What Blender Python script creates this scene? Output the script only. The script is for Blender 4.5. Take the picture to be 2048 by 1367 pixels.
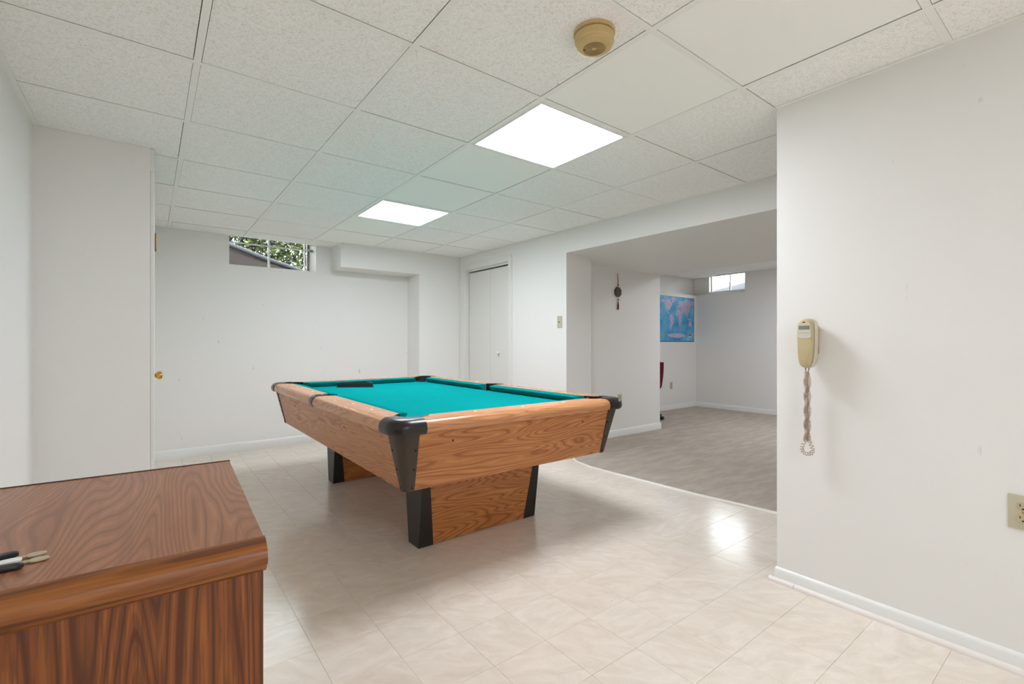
import bpy, bmesh, math, random
from mathutils import Vector, Matrix, geometry
PI = math.pi
random.seed(7)
S = bpy.context.scene
for o in list(bpy.data.objects):
    bpy.data.objects.remove(o)

# ------------------------------------------------------------------ camera
YAW = math.radians(37.437)
cam_d = bpy.data.cameras.new('camera')
cam = bpy.data.objects.new('camera', cam_d)
S.collection.objects.link(cam)
cam.location = (0, 0, 1.085)
cam.rotation_euler = (PI / 2, 0, -YAW)
cam_d.sensor_width = 36
cam_d.lens = 947 / 2048 * 36
cam_d.shift_y = 2.5 / 2048
cam_d.clip_start = .02
S.camera = cam
# ------------------------------------------------------------------ world, exposure
W = bpy.data.worlds.new('sky'); S.world = W; W.use_nodes = True
bg = W.node_tree.nodes['Background']
bg.inputs[0].default_value = (.93, .97, 1.0, 1)
bg.inputs[1].default_value = 14.0
S.view_settings.view_transform = 'Standard'
S.view_settings.look = 'None'
S.view_settings.exposure = 0.48
S.view_settings.gamma = 1
S.view_settings.use_curve_mapping = False
LAMP = 27.0           # radiance of the ceiling light diffusers
S.cycles.max_bounces = 14
S.cycles.diffuse_bounces = 9

# ------------------------------------------------------------------ materials
def srgb(r, g, b):
    f = lambda c: (c / 255 / 12.92) if c / 255 <= .04045 else ((c / 255 + .055) / 1.055) ** 2.4
    return (f(r), f(g), f(b), 1)

class NT:
    def __init__(s, name):
        s.m = bpy.data.materials.new(name); s.m.use_nodes = True
        s.t = s.m.node_tree; s.n = s.t.nodes
        s.b = s.n['Principled BSDF']; s.out = s.n['Material Output']
    def a(s, typ, **kw):
        n = s.n.new(typ)
        for k, v in kw.items():
            if k.startswith('i_'):
                key = k[2:]
                key = int(key) if key.isdigit() else key.replace('_', ' ')
                n.inputs[key].default_value = v
            else:
                setattr(n, k, v)
        return n
    def l(s, a, b): s.t.links.new(a, b)
    def coord(s, scale=(1, 1, 1), rot=(0, 0, 0), world=False, rnd=False):
        tc = s.a('ShaderNodeTexCoord')
        src = tc.outputs['Object']
        if world:
            src = s.a('ShaderNodeNewGeometry').outputs['Position']
        if rnd:
            oi = s.a('ShaderNodeObjectInfo')
            sc = s.a('ShaderNodeVectorMath', operation='SCALE'); s.l(oi.outputs['Location'], sc.inputs[0]); sc.inputs['Scale'].default_value = 3.7
            ad = s.a('ShaderNodeVectorMath', operation='ADD'); s.l(src, ad.inputs[0]); s.l(sc.outputs[0], ad.inputs[1]); src = ad.outputs[0]
        mp = s.a('ShaderNodeMapping'); s.l(src, mp.inputs[0])
        mp.inputs['Scale'].default_value = scale; mp.inputs['Rotation'].default_value = rot
        return mp.outputs[0]
    def noise(s, co, scale, detail=3, rough=.5, dist=0):
        n = s.a('ShaderNodeTexNoise'); s.l(co, n.inputs['Vector'])
        n.inputs['Scale'].default_value = scale; n.inputs['Detail'].default_value = detail
        n.inputs['Roughness'].default_value = rough; n.inputs['Distortion'].default_value = dist
        return n.outputs[0]
    def math(s, op, a, b=None, c=None):
        n = s.a('ShaderNodeMath', operation=op)
        for i, v in enumerate((a, b, c)):
            if v is None: continue
            if isinstance(v, (int, float)): n.inputs[i].default_value = v
            else: s.l(v, n.inputs[i])
        return n.outputs[0]
    def ramp(s, fac, stops):
        n = s.a('ShaderNodeValToRGB'); s.l(fac, n.inputs[0])
        e = n.color_ramp.elements
        while len(e) < len(stops): e.new(.5)
        for el, (p, c) in zip(e, stops): el.position = p; el.color = c
        return n.outputs[0]
    def mix(s, fac, a, b, typ='MIX'):
        n = s.a('ShaderNodeMix', data_type='RGBA', blend_type=typ)
        for i, v in ((0, fac), (6, a), (7, b)):
            if isinstance(v, (int, float)): n.inputs[i].default_value = v
            elif isinstance(v, tuple): n.inputs[i].default_value = v
            else: s.l(v, n.inputs[i])
        return n.outputs[2]
    def bump(s, h, strength=.2, dist=.002):
        n = s.a('ShaderNodeBump'); s.l(h, n.inputs['Height'])
        n.inputs['Strength'].default_value = strength; n.inputs['Distance'].default_value = dist
        s.l(n.outputs[0], s.b.inputs['Normal'])
    def col(s, v):
        if isinstance(v, tuple): s.b.inputs['Base Color'].default_value = v
        else: s.l(v, s.b.inputs['Base Color'])
    def rough(s, v, spec=.5):
        if isinstance(v, (int, float)): s.b.inputs['Roughness'].default_value = v
        else: s.l(v, s.b.inputs['Roughness'])
        s.b.inputs['Specular IOR Level'].default_value = spec

def plain(name, c, rough=.5, spec=.5, metal=0, var=.04, vscale=30, bump=0, bscale=300):
    m = NT(name); co = m.coord()
    d = tuple(x * (1 - var) for x in c[:3]) + (1,); e = tuple(min(1, x * (1 + var)) for x in c[:3]) + (1,)
    m.col(m.mix(m.noise(co, vscale, 3), d, e)); m.rough(rough, spec); m.b.inputs['Metallic'].default_value = metal
    if bump: m.bump(m.noise(co, bscale, 2), bump, .001)
    return m.m

def wall_mat(name, c, marks=0.0):
    m = NT(name); co = m.coord(world=True)
    big = m.noise(co, .9, 2)
    d = tuple(x * .965 for x in c[:3]) + (1,)
    base = m.mix(big, d, c)
    if marks:
        # scuffs: thin near-vertical strokes, thresholded noise
        co2 = m.coord(scale=(9, 9, 2.2), rot=(.12, .35, .1), world=True)
        n1 = m.noise(co2, 3.3, 2, .55, .4)
        sel = m.noise(co, 1.7, 2)
        s1 = m.math('MULTIPLY', m.ramp(n1, [(.725, (0, 0, 0, 1)), (.765, (1, 1, 1, 1))]), m.ramp(sel, [(.45, (0, 0, 0, 1)), (.6, (1, 1, 1, 1))]))
        base = m.mix(m.math('MULTIPLY', s1, marks), base, srgb(120, 116, 112))
    m.col(base); m.rough(.55, .35)
    m.bump(m.noise(co, 420, 2), .12, .0006)
    return m.m

def wood_mat(name, axis, cd, cm, cl, along=1.0, across=8.0, freq=24, rough=.35, pore=.35, off=(0, 0, 0), spec=.5):
    m = NT(name)
    sc = [across] * 3; sc['xyz'.index(axis)] = along
    tc = m.a('ShaderNodeTexCoord'); mp = m.a('ShaderNodeMapping'); m.l(tc.outputs['Object'], mp.inputs[0])
    mp.inputs['Scale'].default_value = sc; mp.inputs['Location'].default_value = off
    co = mp.outputs[0]
    n = m.noise(co, 1, 1.6, .45, .25)
    w = m.math('SINE', m.math('MULTIPLY', n, freq * 2 * PI))
    w = m.math('MULTIPLY_ADD', w, .5, .5)
    fs = [260] * 3; fs['xyz'.index(axis)] = 9
    fine = m.noise(m.coord(scale=tuple(fs)), 1, 2, .6)
    ms = [50] * 3; ms['xyz'.index(axis)] = 3
    mid = m.noise(m.coord(scale=tuple(ms)), 1, 3, .6)
    base = m.ramp(w, [(0, cd), (.22, cm), (.75, cm), (1, cl)])
    base = m.mix(m.math('MULTIPLY', m.ramp(fine, [(.38, (1, 1, 1, 1)), (.55, (0, 0, 0, 1))]), pore), base, cd)
    base = m.mix(m.math('MULTIPLY', m.ramp(mid, [(.35, (1, 1, 1, 1)), (.6, (0, 0, 0, 1))]), .35), base, cd)
    m.col(base); m.rough(rough, spec)
    m.bump(fine, .05, .0005)
    return m.m

M = {}
M['wall'] = wall_mat('wall paint', srgb(233, 232, 229))
M['wall_marked'] = wall_mat('scuffed wall paint', srgb(233, 232, 229), .42)
M['wall_faint'] = wall_mat('faintly scuffed wall paint', srgb(233, 232, 229), .2)
M['trim'] = plain('white gloss trim paint', srgb(228, 228, 225), .35, .5, var=.02)
M['door'] = plain('white door paint', srgb(222, 221, 216), .45, .4, var=.015)
M['casing'] = plain('white casing paint', srgb(226, 225, 221), .4, .5, var=.015)
M['quarter'] = plain('worn white shoe moulding', srgb(226, 219, 213), .4, .5, var=.06)
M['dark'] = plain('dark void', srgb(28, 26, 24), .9, .1)
M['substrate'] = plain('tan subfloor', srgb(150, 122, 98), .8, .2, var=.15)

def ceiling_tile_mat():
    m = NT('fissured ceiling tile'); co = m.coord(rnd=True)
    n = m.noise(co, 95, 4, .65, .3)
    n2 = m.noise(co, 210, 2, .6)
    base = m.ramp(n, [(.33, srgb(236, 235, 232)), (.5, srgb(249, 248, 246)), (.7, srgb(252, 252, 250))])
    base = m.mix(m.math('MULTIPLY', m.ramp(n2, [(.28, (1, 1, 1, 1)), (.42, (0, 0, 0, 1))]), .5), base, srgb(158, 155, 150))
    sp = m.noise(m.coord(scale=(1, 1.6, 1), rnd=True), 11, 1.5, .4)
    base = m.mix(m.math('MULTIPLY', m.ramp(sp, [(.80, (0, 0, 0, 1)), (.83, (1, 1, 1, 1))]), .5), base, srgb(110, 108, 104))
    m.col(base); m.rough(.9, .1)
    m.bump(n, .5, .003)
    return m.m
M['tile'] = ceiling_tile_mat()
M['smooth_tile'] = plain('smooth ceiling panel', srgb(248, 248, 244), .6, .3, var=.01, vscale=4)
M['tbar'] = plain('white ceiling grid metal', srgb(243, 242, 238), .45, .4, var=.03)

def vinyl_mat():
    m = NT('beige marbled vinyl tile')
    oi = m.a('ShaderNodeObjectInfo')
    tc = m.a('ShaderNodeTexCoord')
    vr = m.a('ShaderNodeVectorRotate', rotation_type='Z_AXIS'); m.l(tc.outputs['Object'], vr.inputs['Vector'])
    m.l(m.math('MULTIPLY', oi.outputs['Random'], 1.1), vr.inputs['Angle'])
    ad = m.a('ShaderNodeVectorMath', operation='ADD'); m.l(vr.outputs[0], ad.inputs[0])
    scl = m.a('ShaderNodeVectorMath', operation='SCALE'); m.l(oi.outputs['Location'], scl.inputs[0]); scl.inputs['Scale'].default_value = 5.3
    m.l(scl.outputs[0], ad.inputs[1])
    mp = m.a('ShaderNodeMapping'); m.l(ad.outputs[0], mp.inputs[0]); mp.inputs['Scale'].default_value = (7, 17, 1)
    n = m.noise(mp.outputs[0], 1.0, 6, .62, .9)
    mp2 = m.a('ShaderNodeMapping'); m.l(ad.outputs[0], mp2.inputs[0]); mp2.inputs['Scale'].default_value = (14, 34, 1)
    v = m.noise(mp2.outputs[0], 1.0, 3, .5, 2.2)
    base = m.ramp(n, [(.3, srgb(212, 201, 187)), (.5, srgb(220, 210, 197)), (.68, srgb(227, 218, 207))])
    base = m.mix(m.math('MULTIPLY', m.ramp(m.math('ABSOLUTE', m.math('SUBTRACT', v, .5)), [(0, (1, 1, 1, 1)), (.022, (0, 0, 0, 1))]), .3), base, srgb(228, 221, 209))
    tint = m.math('MULTIPLY_ADD', oi.outputs['Random'], .05, .0)
    base = m.mix(tint, base, srgb(180, 160, 138))
    big = m.noise(m.coord(world=True), 1.1, 3, .6)
    base = m.mix(m.math('MULTIPLY', m.ramp(big, [(.4, (0, 0, 0, 1)), (.7, (1, 1, 1, 1))]), .22), base, srgb(196, 178, 156))
    sp = m.noise(m.coord(world=True, scale=(1, 1.7, 1), rot=(0, 0, .5)), 24, 1.5, .4)
    base = m.mix(m.math('MULTIPLY', m.ramp(sp, [(.80, (0, 0, 0, 1)), (.83, (1, 1, 1, 1))]), .55), base, srgb(112, 98, 84))
    m.col(base)
    m.rough(.15)
    h = m.noise(m.coord(world=True, scale=(1, 1.6, 1), rot=(0, 0, .6)), 95, 3, .6)
    m.bump(h, .16, .0016)
    return m.m
M['vinyl'] = vinyl_mat()

def carpet_mat():
    m = NT('grey beige carpet'); co = m.coord(world=True)
    n = m.noise(co, 420, 2, .7); b = m.noise(m.coord(world=True, scale=(1, 3.5, 1), rot=(0, 0, .5)), 3.2, 4, .6)
    base = m.ramp(n, [(.3, srgb(166, 155, 142)), (.7, srgb(216, 205, 193))])
    base = m.mix(m.math('MULTIPLY', m.ramp(b, [(.42, (1, 1, 1, 1)), (.62, (0, 0, 0, 1))]), .28), base, srgb(142, 131, 119))
    m.col(base); m.rough(.95, .05); m.bump(n, .7, .006)
    return m.m
M['carpet'] = carpet_mat()
M['strip'] = plain('pale metal strip', srgb(225, 220, 212), .3, .5)

oak = (srgb(150, 88, 44), srgb(190, 124, 70), srgb(202, 140, 84))
M['oak_x'] = wood_mat('oak laminate along x', 'x', *oak, off=(.3, .2, .7))
M['oak_y'] = wood_mat('oak laminate along y', 'y', *oak, off=(.1, .8, .3))
oakr = (srgb(172, 114, 72), srgb(196, 138, 92), srgb(206, 152, 110))
M['rail_x'] = wood_mat('rail oak along x', 'x', *oakr, across=14, along=.8, rough=.24, pore=.25)
M['rail_y'] = wood_mat('rail oak along y', 'y', *oakr, across=14, along=.8, rough=.24, pore=.25)
walnut = (srgb(82, 38, 8), srgb(126, 66, 20), srgb(148, 84, 32))
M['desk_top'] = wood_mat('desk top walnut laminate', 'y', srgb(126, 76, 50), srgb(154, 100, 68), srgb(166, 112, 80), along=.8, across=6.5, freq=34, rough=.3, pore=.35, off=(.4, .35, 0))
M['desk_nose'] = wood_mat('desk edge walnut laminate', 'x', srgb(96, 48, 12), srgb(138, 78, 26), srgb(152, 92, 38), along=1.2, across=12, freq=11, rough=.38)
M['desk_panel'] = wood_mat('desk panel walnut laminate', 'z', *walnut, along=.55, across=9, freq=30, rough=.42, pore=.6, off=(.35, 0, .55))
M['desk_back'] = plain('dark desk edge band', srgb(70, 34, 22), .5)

M['black'] = plain('black brown hammered plastic', srgb(30, 26, 24), .28, .5, var=.2, vscale=500, bump=.06, bscale=600)
M['black2'] = plain('brown black enamel plate', srgb(64, 53, 44), .42, .4, var=.2, vscale=600)
M['legblack'] = plain('black leg plate', srgb(34, 29, 26), .4, .45, var=.15, vscale=400)
M['screw'] = plain('black screw', srgb(20, 18, 17), .5)
M['sight'] = plain('pearl sight', srgb(236, 228, 214), .3)
M['rack'] = plain('black rack plastic', srgb(30, 34, 34), .4, .5)
M['pocket'] = plain('pocket liner', srgb(22, 20, 20), .7)
def felt(name, a, b):
    m = NT(name); co = m.coord()
    n = m.noise(co, 900, 2, .7); n2 = m.noise(co, 4, 3)
    m.col(m.mix(m.math('MULTIPLY_ADD', n, .6, m.math('MULTIPLY', n2, .4)), a, b)); m.rough(1, .0)
    m.bump(n, .15, .0006)
    return m.m
M['felt'] = felt('teal felt', srgb(4, 122, 122), srgb(18, 146, 146))
M['cushion'] = felt('shade-darkened cushion felt', srgb(2, 113, 113), srgb(10, 134, 133))  # same cloth as the bed, darkened to carry shade on the cushion faces
M['lamp_frame'] = plain('white light frame', srgb(230, 230, 226), .4)
def emit(name, c, s):
    m = NT(name); m.col((.8, .8, .8, 1))
    co = m.coord()
    g = m.ramp(m.noise(m.coord(scale=(1, 3, 1)), 2.2, 1), [(.3, tuple(x * .93 for x in c[:3]) + (1,)), (.7, c)])
    m.l(g, m.b.inputs['Emission Color']); m.b.inputs['Emission Strength'].default_value = s
    return m.m
M['diffuser'] = emit('glowing diffuser', (.88, .925, 1.0, 1), LAMP)
M['smoke'] = plain('yellowed plastic', srgb(200, 174, 122), .45, .4, var=.06, vscale=20)
M['smoke_dark'] = plain('dark slot', srgb(96, 74, 40), .7)
M['ivory'] = plain('ivory plastic', srgb(190, 182, 160), .4, .4, var=.03)
M['ivory_dark'] = plain('tan receptacle', srgb(186, 172, 140), .4)
M['almond'] = plain('almond phone plastic', srgb(190, 174, 134), .38, .45, var=.05, vscale=12)
M['almond_light'] = plain('pale phone plastic', srgb(206, 197, 174), .38, .45)
M['phone_face'] = plain('pale phone faceplate', srgb(208, 200, 188), .4)
M['phone_back'] = plain('aged tan wall plate', srgb(170, 132, 92), .5, var=.12)
M['lcd'] = plain('grey green lcd', srgb(128, 134, 112), .2)
M['red'] = plain('red lens', srgb(170, 18, 20), .25)
M['cord'] = plain('beige coiled cord', srgb(176, 156, 138), .45)
M['brass'] = plain('polished brass', srgb(214, 170, 84), .18, .5, metal=1)
M['old_brass'] = plain('aged brass', srgb(150, 124, 84), .4, .5, metal=.8, var=.3, vscale=80)
M['chrome'] = plain('brushed metal', srgb(190, 190, 190), .3, .5, metal=1)
M['frame_metal'] = plain('grey aluminium frame', srgb(150, 148, 142), .45, var=.15, vscale=40)
M['white_plastic'] = plain('white plastic', srgb(232, 232, 230), .35)
M['bronze'] = plain('dark bronze', srgb(74, 66, 54), .45, .5, metal=.5, var=.3, vscale=120)
M['red_silk'] = plain('red silk', srgb(176, 20, 26), .6)
M['dark_red'] = plain('dark red tassel', srgb(98, 12, 16), .7, var=.3, vscale=400)
M['burgundy'] = plain('burgundy fabric', srgb(116, 44, 60), .9, .1, var=.25, vscale=200)
M['key'] = plain('dull nickel key', srgb(186, 176, 148), .4, .5, metal=.3)
M['fob'] = plain('black fob rubber', srgb(30, 32, 36), .45)
def glass():
    m = NT('window glass')
    tr = m.a('ShaderNodeBsdfTransparent'); tr.inputs[0].default_value = (.95, .97, .97, 1)
    gl = m.a('ShaderNodeBsdfGlossy'); gl.inputs['Roughness'].default_value = .02
    fr = m.a('ShaderNodeFresnel'); fr.inputs[0].default_value = 1.45
    mx = m.a('ShaderNodeMixShader'); m.l(fr.outputs[0], mx.inputs[0]); m.l(tr.outputs[0], mx.inputs[1]); m.l(gl.outputs[0], mx.inputs[2])
    m.l(mx.outputs[0], m.out.inputs[0]); m.n.remove(m.b)
    return m.m
M['glass'] = glass()
def leaf_mat():
    m = NT('leaf'); n = m.noise(m.coord(world=True), 9, 3, .6)
    m.col(m.ramp(n, [(.3, srgb(24, 36, 18)), (.5, srgb(48, 60, 26)), (.7, srgb(92, 98, 36))])); m.rough(.5, .3)
    m.b.inputs['Subsurface Weight'].default_value = 0
    return m.m
M['leaf'] = leaf_mat()
M['bark'] = plain('bark', srgb(28, 24, 23), .9, .1, var=.3, vscale=40)
M['mulch'] = plain('brown mulch soil', srgb(17, 11, 8), .95, .05, var=.5, vscale=30, bump=.5, bscale=60)
M['lawn'] = plain('lawn soil', srgb(110, 110, 96), .95, .05, var=.4, vscale=20)
M['tarp'] = plain('blue grey cover', srgb(14, 15, 30), .5, var=.3, vscale=14)
M['bank_shade'] = plain('grey shade band', srgb(13, 13, 19), .8, var=.3, vscale=12)

# ------------------------------------------------------------------ mesh helpers (world coordinates)
C = S.collection
def new(): return bmesh.new()
def box(bm, x0, x1, y0, y1, z0, z1):
    v = [bm.verts.new(p) for p in ((x0, y0, z0), (x1, y0, z0), (x1, y1, z0), (x0, y1, z0), (x0, y0, z1), (x1, y0, z1), (x1, y1, z1), (x0, y1, z1))]
    for f in ((3, 2, 1, 0), (4, 5, 6, 7), (0, 1, 5, 4), (1, 2, 6, 5), (2, 3, 7, 6), (3, 0, 4, 7)):
        bm.faces.new([v[i] for i in f])
    return bm
def prism(bm, pts, z0, z1):
    a = [bm.verts.new((x, y, z0)) for x, y in pts]; b = [bm.verts.new((x, y, z1)) for x, y in pts]
    n = len(pts)
    bm.faces.new(a[::-1]); bm.faces.new(b)
    for i in range(n): bm.faces.new((a[i], a[(i + 1) % n], b[(i + 1) % n], b[i]))
    return bm
def loft(bm, rings, closed=True, caps=True):
    R = [[bm.verts.new(p) for p in r] for r in rings]
    n = len(R[0])
    for a, b in zip(R, R[1:]):
        for i in range(n if closed else n - 1):
            bm.faces.new((a[i], a[(i + 1) % n], b[(i + 1) % n], b[i]))
    if caps and closed:
        bm.faces.new(R[0][::-1]); bm.faces.new(R[-1])
    return bm
def lathe(bm, c, prof, axis='z', seg=32):
    c = Vector(c); rings = []
    for r, h in prof:
        ring = []
        for i in range(seg):
            a = 2 * PI * i / seg; u, v = max(r, 1e-4) * math.cos(a), max(r, 1e-4) * math.sin(a)
            p = {'z': (u, v, h), 'x': (h, u, v), 'y': (v, h, u)}[axis]
            ring.append(c + Vector(p))
        rings.append(ring)
    return loft(bm, rings)
def tube(bm, pts, r, seg=6, cap=True):
    pts = [Vector(p) for p in pts]; rings = []
    t0 = (pts[1] - pts[0]).normalized()
    up = Vector((0, 0, 1)) if abs(t0.z) < .9 else Vector((1, 0, 0))
    nrm = t0.cross(up).normalized()
    for i, p in enumerate(pts):
        t = (pts[min(i + 1, len(pts) - 1)] - pts[max(i - 1, 0)]).normalized()
        nrm = (nrm - t * nrm.dot(t)).normalized(); bn = t.cross(nrm)
        rr = r[i] if isinstance(r, (list, tuple)) else r
        rings.append([p + rr * (math.cos(2 * PI * k / seg) * nrm + math.sin(2 * PI * k / seg) * bn) for k in range(seg)])
    return loft(bm, rings, caps=cap)
def bevel(bm, w, seg=2, ang=30):
    bmesh.ops.recalc_face_normals(bm, faces=bm.faces)
    es = [e for e in bm.edges if len(e.link_faces) == 2 and e.calc_face_angle(0) > math.radians(ang)]
    bmesh.ops.bevel(bm, geom=es, offset=w, segments=seg, profile=.5, affect='EDGES', clamp_overlap=True)
    return bm
ORG = {}
def build(name, bm, mat, parent=None, origin=(0, 0, 0), smooth=None, label=None, cat=None, group=None, kind=None):
    org = Vector(ORG[parent.name]) if parent else Vector(origin)
    bmesh.ops.recalc_face_normals(bm, faces=bm.faces)
    bmesh.ops.translate(bm, verts=bm.verts, vec=-org)
    me = bpy.data.meshes.new(name); bm.to_mesh(me); bm.free()
    if isinstance(mat, str): mat = M[mat]
    me.materials.append(mat)
    if smooth is not None:
        me.polygons.foreach_set('use_smooth', [True] * len(me.polygons))
        me.set_sharp_from_angle(angle=math.radians(smooth))
    o = bpy.data.objects.new(name, me); C.objects.link(o)
    if parent: o.parent = parent; ORG[o.name] = tuple(org)
    else: o.location = org; ORG[o.name] = tuple(org)
    tag(o, label, cat, group, kind)
    return o
def tag(o, label=None, cat=None, group=None, kind=None):
    for k, v in (('label', label), ('category', cat), ('group', group), ('kind', kind)):
        if v: o[k] = v
    return o
def thing(name, loc, label, cat, group=None, kind=None):
    o = bpy.data.objects.new(name, None); C.objects.link(o); o.location = loc; o.empty_display_size = .05
    ORG[o.name] = tuple(loc); tag(o, label, cat, group, kind); return o
def struct(name, bm, mat, label, cat, origin=(0, 0, 0), smooth=None):
    return build(name, bm, mat, None, origin, smooth, label, cat, kind='structure')
def copy_tree(o, parent=None):
    c = o.copy(); C.objects.link(c)
    if parent: c.parent = parent
    ORG[c.name] = ORG[o.name]
    for ch in list(o.children): copy_tree(ch, c)
    return c
def B(x0, x1, y0, y1, z0, z1): return box(new(), x0, x1, y0, y1, z0, z1)

# ------------------------------------------------------------------ room dimensions
CE = 2.16                                     # ceiling height
XL, YF, YP, XN = -.456, 5.46, 3.288, 2.285
def xr(y): return 3.112 + (5.133 - y) * .0207  # plane of the closet wall (very slightly out of square)
TOP = 2.32

# ------------------------------------------------------------------ floor
floor = struct('floor', B(-.6, 7.8, -2.75, 5.8, -.1, -.0026), 'substrate', 'beige marbled vinyl tile floor of the games room', 'floor')
TP = .2286
edge_pts = [(3.17, -.49), (3.185, .4), (3.178, 1.0), (3.164, 1.361), (3.135, 1.6), (3.10, 1.856), (3.086, 2.1), (3.075, 2.361), (3.058, 2.6), (3.05, 2.863), (3.09, 3.06), (3.15, 3.17), (3.16, 3.25)]
def carpet_x(y):
    for (xa, ya), (xb, yb) in zip(edge_pts, edge_pts[1:]):
        if ya <= y <= yb: return xa + (xb - xa) * (y - ya) / (yb - ya)
    return 3.13
def tile_mesh(w, h, hole=None):
    bm = new()
    if hole is None:
        box(bm, -w / 2, w / 2, -h / 2, h / 2, -.0026, 0)
        es = [e for e in bm.edges if all(v.co.z > -.001 for v in e.verts)]
        bmesh.ops.bevel(bm, geom=es, offset=.0005, segments=1, affect='EDGES')
    else:
        out = [Vector((-w / 2, -h / 2, 0)), Vector((w / 2, -h / 2, 0)), Vector((w / 2, h / 2, 0)), Vector((-w / 2, h / 2, 0))]
        hl = [Vector((x, y, 0)) for x, y in hole]
        allp = out + hl; vs = [bm.verts.new(p) for p in allp]; lo = [bm.verts.new((p.x, p.y, -.0026)) for p in allp]
        for t in geometry.tessellate_polygon([out, hl]):
            try: bm.faces.new([vs[i] for i in t])
            except ValueError: pass
        for base, n in ((0, 4), (4, len(hl))):
            for i in range(n):
                a, b = base + i, base + (i + 1) % n
                bm.faces.new((vs[a], vs[b], lo[b], lo[a]))
        bmesh.ops.recalc_face_normals(bm, faces=bm.faces)
    me = bpy.data.meshes.new('vinyl_tile'); bm.to_mesh(me); bm.free(); me.materials.append(M['vinyl']); return me
TG = .0006
full_tile = tile_mesh(TP - TG, TP - TG)
cells = []
for i in range(-3, 18):
    for j in range(-13, 25):
        x0, y0 = .4635 + (i - 0) * TP - TP, 1.528 + j * TP - 6 * TP
        x0, y0 = .4635 + (i - 1) * TP, 1.528 + (j - 6) * TP
        x1, y1 = x0 + TP, y0 + TP
        ax, bx = max(x0, XL), min(x1, 3.19); ay, by = max(y0, -2.6), min(y1, YF)
        if by <= ay + .01 or bx <= ax + .01: continue
        if bx > 2.27 and y1 < .98 and False: continue
        if x0 < 0 and y0 > YP: continue
        d = math.hypot((ax + bx) / 2, (ay + by) / 2)
        cx_, cy_ = (ax + bx) / 2, (ay + by) / 2
        dep = cx_ * math.sin(YAW) + cy_ * math.cos(YAW); lat = cx_ * math.cos(YAW) - cy_ * math.sin(YAW)
        vis = dep > .9 and abs(lat / dep) < 1.2 and not (cx_ > XN + .1 and cy_ < .75) and not (cx_ < .05 and cy_ < 2.6 and cy_ > 0) and cx_ < carpet_x(cy_) + .12
        cells.append((0 if vis else 1, d, ax, bx, ay, by))
cells.sort()
rest = new(); nt = 0
for inv, d, ax, bx, ay, by in cells:
    cx_, cy_ = (ax + bx) / 2, (ay + by) / 2
    if inv or nt >= 296:
        box(rest, ax + TG / 2, bx - TG / 2, ay + TG / 2, by - TG / 2, -.0026, 0); continue
    nt += 1
    whole = bx - ax > TP - .002 and by - ay > TP - .002
    if ax < .601 < bx and ay < 1.375 < by:   # the tile with the chipped-out hole
        random.seed(3)
        hole = [(.601 - cx_ + .0125 * math.cos(t) * (1 if math.cos(t) > 0 else .9), 1.375 - cy_ + .008 * math.sin(t) * (1 + .25 * math.sin(3 * t))) for t in [2 * PI * k / 12 for k in range(12)]]
        me = tile_mesh(TP - TG, TP - TG, hole)
    else:
        me = full_tile if whole else tile_mesh(bx - ax - TG, by - ay - TG)
    o = bpy.data.objects.new('vinyl_tile', me); C.objects.link(o); o.parent = floor; o.location = (cx_, cy_, 0)
r_ = build('vinyl_tile', rest, 'vinyl', floor, kind='stuff')

# carpet with its curved edge
pts = list(edge_pts) + [(3.60, 3.34), (3.60, 3.6), (5.10, 3.6), (5.10, 4.53), (7.44, 4.53), (7.44, -.49)]
bm = prism(new(), pts, -.0025, .012)
carpet = struct('floor_carpet', bm, 'carpet', 'grey beige carpet of the back room with a wavy front edge', 'carpet')
bm = new()
rings = []
for i, (x, y) in enumerate(edge_pts[:-1]):
    rings.append([(x - .012, y, .0005), (x - .010, y, .008), (x - .002, y, .0135), (x + .006, y, .0145), (x + .008, y, .0125), (x, y, .0005)])
loft(bm, rings)
struct('trim_1', bm, 'strip', 'pale edge strip along the wavy carpet front', 'edge strip', smooth=50)

# ------------------------------------------------------------------ walls
def walls(name, label, *boxes, mat='wall', prisms=()):
    bm = new()
    for b in boxes: box(bm, *b)
    for p, a, b in prisms: prism(bm, p, a, b)
    return struct(name, bm, mat, label, 'wall')
walls('wall_left', 'white wall at the left edge beside the wood-grain cabinet', (-.6, XL, -2.75, 5.8, 0, TOP))
walls('wall_partition', 'white partition jutting from the left wall', (XL, .003, YP, 3.40, 0, TOP), mat='wall_marked')
walls('wall_doorside', 'white side wall behind the partition with the brass-knob door', (-.11, .003, 4.16, YF, 0, TOP), (-.11, .003, 3.40, 4.16, 2.005, TOP))
walls('wall_far', 'scuffed white far wall below the small tree window', (-.11, .631, YF, 5.78, 0, TOP), (1.458, 3.6, YF, 5.78, 0, TOP), (.631, 1.458, YF, 5.78, 0, 1.872), (.631, 1.458, YF, 5.78, 2.25, TOP), mat='wall_marked')
walls('wall_soffit', 'white boxed duct under the ceiling beside the tree window', (1.626, 2.545, 5.137, YF, 1.905, TOP))
walls('wall_pilaster', 'white pilaster in the far right corner', (2.545, 3.2, 5.137, YF, 0, TOP))
DY0, DY1, DZ = 5.02, 4.146, 1.985
walls('wall_right', 'white wall with the closet door and the light switch', prisms=(
    ([(xr(5.137), 5.137), (3.6, 5.137), (3.6, DY0), (xr(DY0), DY0)], 0, TOP),
    ([(xr(DY1), DY1), (3.584, DY1), (3.584, 3.353), (xr(3.264), 3.264)], 0, TOP),
    ([(xr(DY0), DY0), (3.6, DY0), (3.6, DY1), (xr(DY1), DY1)], DZ, TOP)))
walls('wall_closet_back', 'wall at the back of the closet', (3.6, 3.7, 3.62, 5.46, 0, TOP))
walls('wall_hall', 'shaded white hall wall with the hanging charm', (3.584, 5.10, 3.6, 4.75, 0, TOP))
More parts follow.
